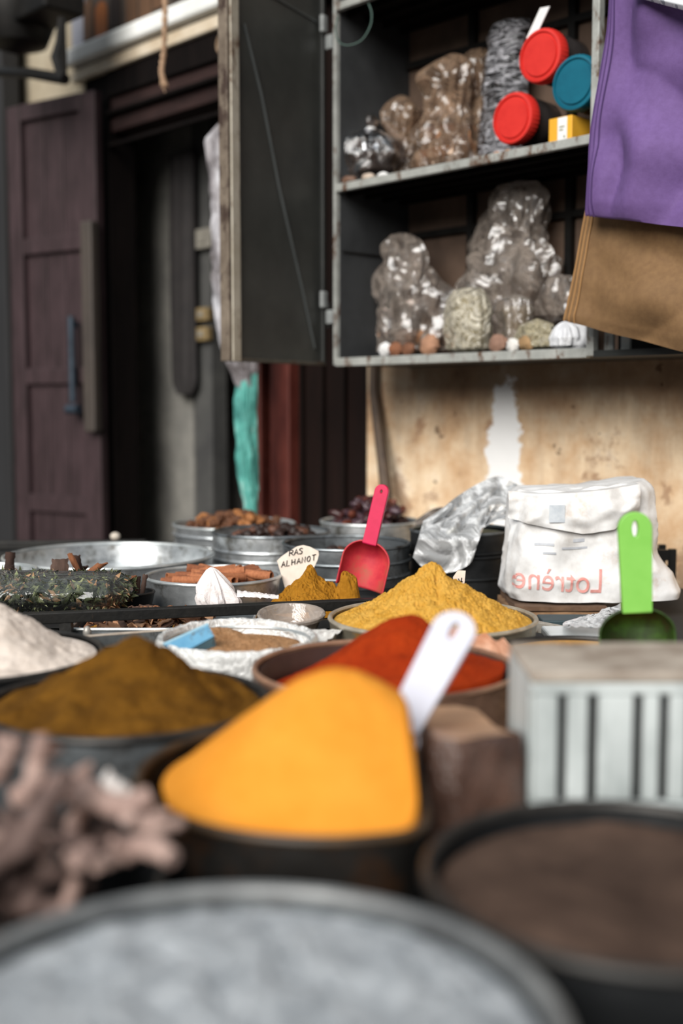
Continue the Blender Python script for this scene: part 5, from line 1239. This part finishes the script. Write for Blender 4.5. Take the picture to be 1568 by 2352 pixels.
# ---------------------------------------------------------------- white sack, stack of brown sacks, film, boxes
M_sackw = N('white_sack'); M_sackw.set(Roughness=.5)
c1 = M_sackw.ramp(M_sackw.noise(7, 6, .65), [(.32, (186, 182, 178)), (.5, (222, 222, 222)), (.7, (240, 241, 243))])
k1 = M_sackw.ramp(M_sackw.noise(9, 5, .7), [(.6, (0, 0, 0, 1)), (.72, (1, 1, 1, 1))])
M_sackw.base(M_sackw.mix(M_sackw.math('MULTIPLY', k1, .55), c1, (196, 166, 138))); M_sackw.bump(M_sackw.noise(9, 3, .5), .5, .02); MATS['sackw'] = M_sackw.m; M_sackw = M_sackw.m
for i in range(3):
    zz = ZT + .0006 + i * .0135; m = MB()
    xs0, xs1 = at(1168 + i * 6, 1390, y=2.69).x, at(1405 - i * 8, 1390, y=2.69).x
    m.shell(lambda u, v, i=i, zz=zz: Vector((lerp(xs0, xs1, u) + .006 * nz((v * 5, i, 0), 1, 3), lerp(2.665, 2.915, v), zz + .0065 + .0018 * nz((u * 6, v * 6, i), 1, 5))), 24, 16, .0105)
    tag(m.build('folded_sack', plain('folded_jute_%d_cloth' % i, ((96, 70, 50), (120, 90, 64), (84, 62, 46))[i], ((124, 94, 70), (152, 120, 90), (110, 84, 64))[i], 26, .9, bump=.5)), ('lowest folded brown sack under the white printed sack', 'middle folded brown sack under the white printed sack', 'top folded brown sack under the white printed sack')[i], 'sack', 'folded brown sacks')
bx_ = MB().box(.44, .56, 2.54, 2.62, ZT + .0006, ZT + .03)
tag(bx_.build('blue_box', plain('dark_teal_card', (36, 54, 60), (48, 68, 74), 20, .6), smooth=False, bevel=.003), 'dark teal box below the lower edge of the white sack', 'box')
SX, SY, SZ0 = X(1330, 2.79, .3), 2.80, ZT + .046
hs = at(1330, 1122, y=2.74).z - SZ0
sk = thing('printed_sack', 'white plastic sack with faint red mirrored lettering standing by the wall', 'sack', loc=(SX, SY, SZ0))
def rad(t, v):
    ct, st = math.cos(t), math.sin(t); e = 2 / 3.4
    x = math.copysign(abs(ct) ** e, ct); y = math.copysign(abs(st) ** e, st)
    wx = lerp(.182, .165, min(1, v * 1.3)); 
    if ct > 0: wx += .075 * max(0, 1 - v * 2.6) * max(0, ct) ** 2
    wy = lerp(.12, .105, v)
    if v < .06: wx *= lerp(.93, 1, v / .06)
    z = SZ0 + hs * v
    n = (ridge((x * 1.3, y, z * 6), 1.7, 12) - .5) * .012 + .004 * nz((x * 3, y * 3, z * 9), 1.4, 13)
    k = 1 - (max(0, (v - .9) / .1) ** 2) * .12
    return Vector((SX + (x * wx + n * x) * k, SY + (y * wy + n * y) * k - (.012 * math.sin(v * PI)), z + (.012 * nz((x * 2, y, 0), 1.5, 4) * v) + (.02 * max(0, x) * v) + .05 * max(0, (abs(x) - .0)) * 0))
def fsk(u, v): return rad(2 * PI * u, v)
m = MB(); m.grid(fsk, 110, 60, wu=True); m.build('sack_body', M_sackw, parent=sk)
m = MB(); m.grid(lambda u, v: rad(2 * PI * u, 1.0).lerp(Vector((SX, SY, SZ0 + hs + .006)), v), 110, 8, wu=True); m.build('closed_top', M_sackw, parent=sk)
def front_x(x, z):
    """point on the sack's front at world x and height z"""
    v = (z - SZ0) / hs; lo, hi = -PI * .985, -PI * .015
    for _ in range(40):
        md = (lo + hi) / 2
        if rad(md, v).x < x: lo = md
        else: hi = md
    return rad(lo, v)
# folded-over flap
fa_, fb_ = X(1166, 2.67, .2), X(1474, 2.67, .2)
def fflp(u, v):
    x = lerp(fa_ + .01, fb_ - .004, u); zt_ = SZ0 + hs + lerp(-.006, .018, u ** 2); low = at(lerp(1150, 1474, u), curve([(0, 1196), (.25, 1210), (.55, 1226), (.8, 1216), (1, 1180)], u), y=2.67).z
    z = lerp(zt_, low, v); p = front_x(min(max(x, SX - .155), SX + .150), min(z, SZ0 + hs * .93))
    off = .012 + .012 * math.sin(v * PI) + .006 * nz((u * 7, v * 4, 2), 1, 6)
    return Vector((x, p.y - off if v > .04 else SY - .06, z))
m = MB(); m.shell(fflp, 60, 30, .003); m.build('folded_flap', M_sackw, parent=sk)
m = MB(); c = at(1279, 1180, y=2.66)
m.shell(lambda u, v: Vector((c.x + (u - .5) * .036, 0, c.z + (v - .5) * .04)) * 1 + Vector((0, fflp((c.x + (u - .5) * .036 - fa_) / (fb_ - fa_), .5).y - .0035, 0)), 6, 6, .0008)
m.build('printed_mark', plain('pale_blue_print', (186, 194, 202), (204, 210, 216), 60, .6), parent=sk)
# lettering, mirrored as on the inside-out sack
cu = bpy.data.curves.new('lettering', 'FONT'); cu.body = 'Lotr\u00e8ne'; cu.size = 1
to = bpy.data.objects.new('lettering_source', cu); COL.objects.link(to)
dg = bpy.context.evaluated_depsgraph_get(); dg.update()
tm = bpy.data.meshes.new_from_object(to.evaluated_get(dg)); bpy.data.objects.remove(to)
bm = bmesh.new(); bm.from_mesh(tm); bmesh.ops.triangulate(bm, faces=bm.faces); bmesh.ops.subdivide_edges(bm, edges=bm.edges, cuts=2, use_grid_fill=True)
xs = [v.co.x for v in bm.verts]; tx0, tx1 = min(xs), max(xs)
L_, R_ = X(1380, 2.68, .40), X(1182, 2.68, .40); z0_ = at(1300, 1362, y=2.68).z; cap = at(1300, 1306, y=2.68).z - z0_
verts = []; fcs = [[v.index for v in f.verts] for f in bm.faces]
bm.verts.index_update()
for v in bm.verts:
    k = (v.co.x - tx0) / (tx1 - tx0); x = lerp(L_, R_, k); z = z0_ + v.co.y / .72 * cap + .010 * k
    p = front_x(x, z); verts.append((p.x, p.y - .0022, p.z))
bm.free()
m = MB(); m.add(verts, fcs); m.build('lettering', plain('faded_red_print', (212, 136, 128), (226, 170, 164), 40, .7), parent=sk, smooth=False)
m = MB()
for (px, py, w_, h_) in ((1250, 1250, 44, 6), (1320, 1258, 60, 5), (1262, 1270, 30, 5), (1330, 1240, 26, 8)):
    c = at(px, py, y=2.67); kx = 2.67 / FPX
    o_ = len(m.v)
    for j in (-.5, .5):
        for i in range(5):
            p = front_x(c.x + (i / 4 - .5) * w_ * kx, c.z + j * h_ * kx); m.v.append(Vector((p.x, p.y - .002, p.z)))
    for i in range(4): m.f.append([o_ + i, o_ + i + 1, o_ + 6 + i, o_ + 5 + i]); m.mi.append(0)
m.build('small_print', plain('grey_print', (172, 176, 184), (190, 194, 200), 60, .7), parent=sk, smooth=False)
# crumpled see-through film between pot and sack
F_big = film('grey_clear_film', (228, 226, 222), (236, 238, 240), .30, .45, .5, 9, .15, bump=.4)
ff_ = MB()
def ffilm(u, v):
    T = [(972, 1196), (1010, 1172), (1050, 1140), (1100, 1110), (1145, 1094), (1185, 1112), (1215, 1132), (1226, 1150)]
    Bt = [(948, 1280), (975, 1306), (1020, 1316), (1062, 1306), (1086, 1282), (1084, 1240), (1120, 1206), (1170, 1190)]
    t_, b_ = poly([Vector((x, y, 0)) for x, y in T], u), poly([Vector((x, y, 0)) for x, y in Bt], u)
    q = t_.lerp(b_, v)
    y = 2.895 + max(0, 1238 - q.y) / 140 * .22
    w_ = min(1, abs(q.y - 1238) / 40)
    y += w_ * (.045 * (ridge((u * 3.2, v * 2.6, 0), 1.5, 17) - .5) + .015 * nz((u * 9, v * 7, 0), 1, 19)) * (.35 if q.y > 1225 else 1)
    if u > .7: y = max(y, 2.945)
    p = at(q.x, q.y, y=y); return p
ff_.shell(ffilm, 60, 40, .0012)
tag(ff_.build('plastic_sheet', F_big), 'crumpled clear plastic sheet draped over the black pot against the white sack', 'sheet')
g2 = MB()
g2.shell(lambda u, v: at(lerp(955, 1075, u), lerp(1165 + 30 * (1 - math.sin(PI * u)), 1206, v), y=lerp(3.36, 3.28, v) + .03 * nz((u * 5, v * 4, 0), 1, 23)), 24, 14, .0015)
tag(g2.build('plastic_sheet', film('brown_grey_film', (150, 136, 126), (150, 140, 132), .5, .4, .3, 14, .2)), 'brownish film heap behind the black pot, right of the dates', 'sheet')
m = MB(); m.shell(lambda u, v: at(lerp(818, 868, u), lerp(1150 + 14 * (1 - u), 1172, v), y=lerp(3.74, 3.70, v) + .01 * nz((u * 4, v * 3, 1), 1, 2)), 12, 8, .002)
tag(m.build('paper_scrap', M_paper), 'white paper scrap behind the dates and the pink handle', 'paper')
m = MB(); p = at(722, 1196, y=3.41); m.ell((p.x + .0, p.y, rimz(.352)), (.016, .013, .014), 16, 12, lambda q: 1 + .15 * nz(q, 2, 3))
# translucent box with film at the right
c = (X(1345, 2.16, .45), 2.16)
wb = thing('plastic_box', 'milky plastic box with a film cover left of the green scoop', 'box', loc=(c[0], c[1], ZT))
hx = .066
MB().box(c[0] - hx, c[0] + hx, 2.10, 2.24, ZT + .0006, CZ - .442).build('box_body', film('milky_box', (226, 230, 232), (220, 224, 228), .5, .3, .05, 9, .2, bump=.1), parent=wb, smooth=False, bevel=.004)
MB().box(c[0] - hx - .004, c[0] + hx + .004, 2.096, 2.244, CZ - .4415, CZ - .425).build('lid', plain('milky_lid', (200, 206, 208), (222, 228, 230), 9, .3), parent=wb, smooth=False, bevel=.004)
m = MB(); m.shell(lambda u, v: at(lerp(1292, 1425, u), lerp(lerp(1438, 1392, u), 1446, v), y=lerp(2.24, 2.12, v)) + Vector((0, 0, .004 + .006 * (ridge((u * 4, v * 3, 0), 1.5, 3) - .5))), 26, 14, .0012)
m.build('film_cover', F_big, parent=wb)
# black open crate by the wall at the right
dk = thing('dark_crate', 'black open-framed crate behind the green handle by the wall', 'crate', loc=(.85, 3.1, ZT))
xa, xb = at(1482, 1320, y=3.06).x, at(1552, 1320, y=3.06).x
zt_, zb_ = at(1500, 1262, y=3.06).z, ZT + .0006
for a, b in ((xa, xa + .018), (xb - .018, xb)):
    for yy in (3.06, 3.16): MB().box(a, b, yy, yy + .018, zb_, zt_).build('corner_post', M_iron, parent=dk, smooth=False)
for zz in (zb_ + .05, zt_ - .03):
    MB().box(xa + .0181, xb - .0181, 3.062, 3.076, zz, zz + .028).build('rail', M_iron, parent=dk, smooth=False)
MB().box(xa + .0181, xb - .0181, 3.162, 3.176, zb_ + .01, zt_ - .01).build('back_panel', plain('black_panel', (16, 16, 17), (24, 24, 25), 5), parent=dk, smooth=False)
# ================================================================ CAMERA, LIGHT
cam = bpy.data.cameras.new('camera'); co = bpy.data.objects.new('camera', cam); COL.objects.link(co)
cam.sensor_fit = 'VERTICAL'; cam.sensor_height = 36; cam.sensor_width = 24; cam.lens = 36 * FPX / 2352
co.location = (0, 0, CZ); co.rotation_euler = (PI / 2 - TH, 0, 0)
cam.clip_start = .05; cam.dof.use_dof = True; cam.dof.focus_distance = 2.42; cam.dof.aperture_fstop = cam.lens / 27.0
SC.camera = co
w = bpy.data.worlds.new('sky'); SC.world = w; w.use_nodes = True; t = w.node_tree
bg = t.nodes['Background']; tc = t.nodes.new('ShaderNodeTexCoord'); sp = t.nodes.new('ShaderNodeSeparateXYZ')
t.links.new(tc.outputs['Generated'], sp.inputs[0])
rp_ = t.nodes.new('ShaderNodeValToRGB'); e = rp_.color_ramp.elements
e[0].position = .42; e[0].color = (.06, .064, .068, 1); e[1].position = 1.0; e[1].color = (.86, .94, 1.0, 1)
x = e.new(.62); x.color = (.20, .215, .23, 1); x = e.new(.8); x.color = (.50, .55, .60, 1)
ma = t.nodes.new('ShaderNodeMath'); ma.operation = 'MULTIPLY_ADD'; ma.inputs[1].default_value = .5; ma.inputs[2].default_value = .5
t.links.new(sp.outputs['Z'], ma.inputs[0]); t.links.new(ma.outputs[0], rp_.inputs['Fac']); t.links.new(rp_.outputs['Color'], bg.inputs['Color'])
bg.inputs['Strength'].default_value = .8
sun = bpy.data.lights.new('sun', 'SUN'); so = bpy.data.objects.new('sun', sun); COL.objects.link(so)
sun.energy = 4.6; sun.angle = math.radians(40); sun.color = (1.0, .96, .9)
so.rotation_euler = Vector((.34, .76, -.46)).to_track_quat('-Z', 'Y').to_euler(); so.location = (-2, -2, 5)
SC.view_settings.view_transform = 'Standard'; SC.view_settings.look = 'None'; SC.view_settings.gamma = 1; SC.view_settings.exposure = 0
SC.view_settings.use_curve_mapping = False
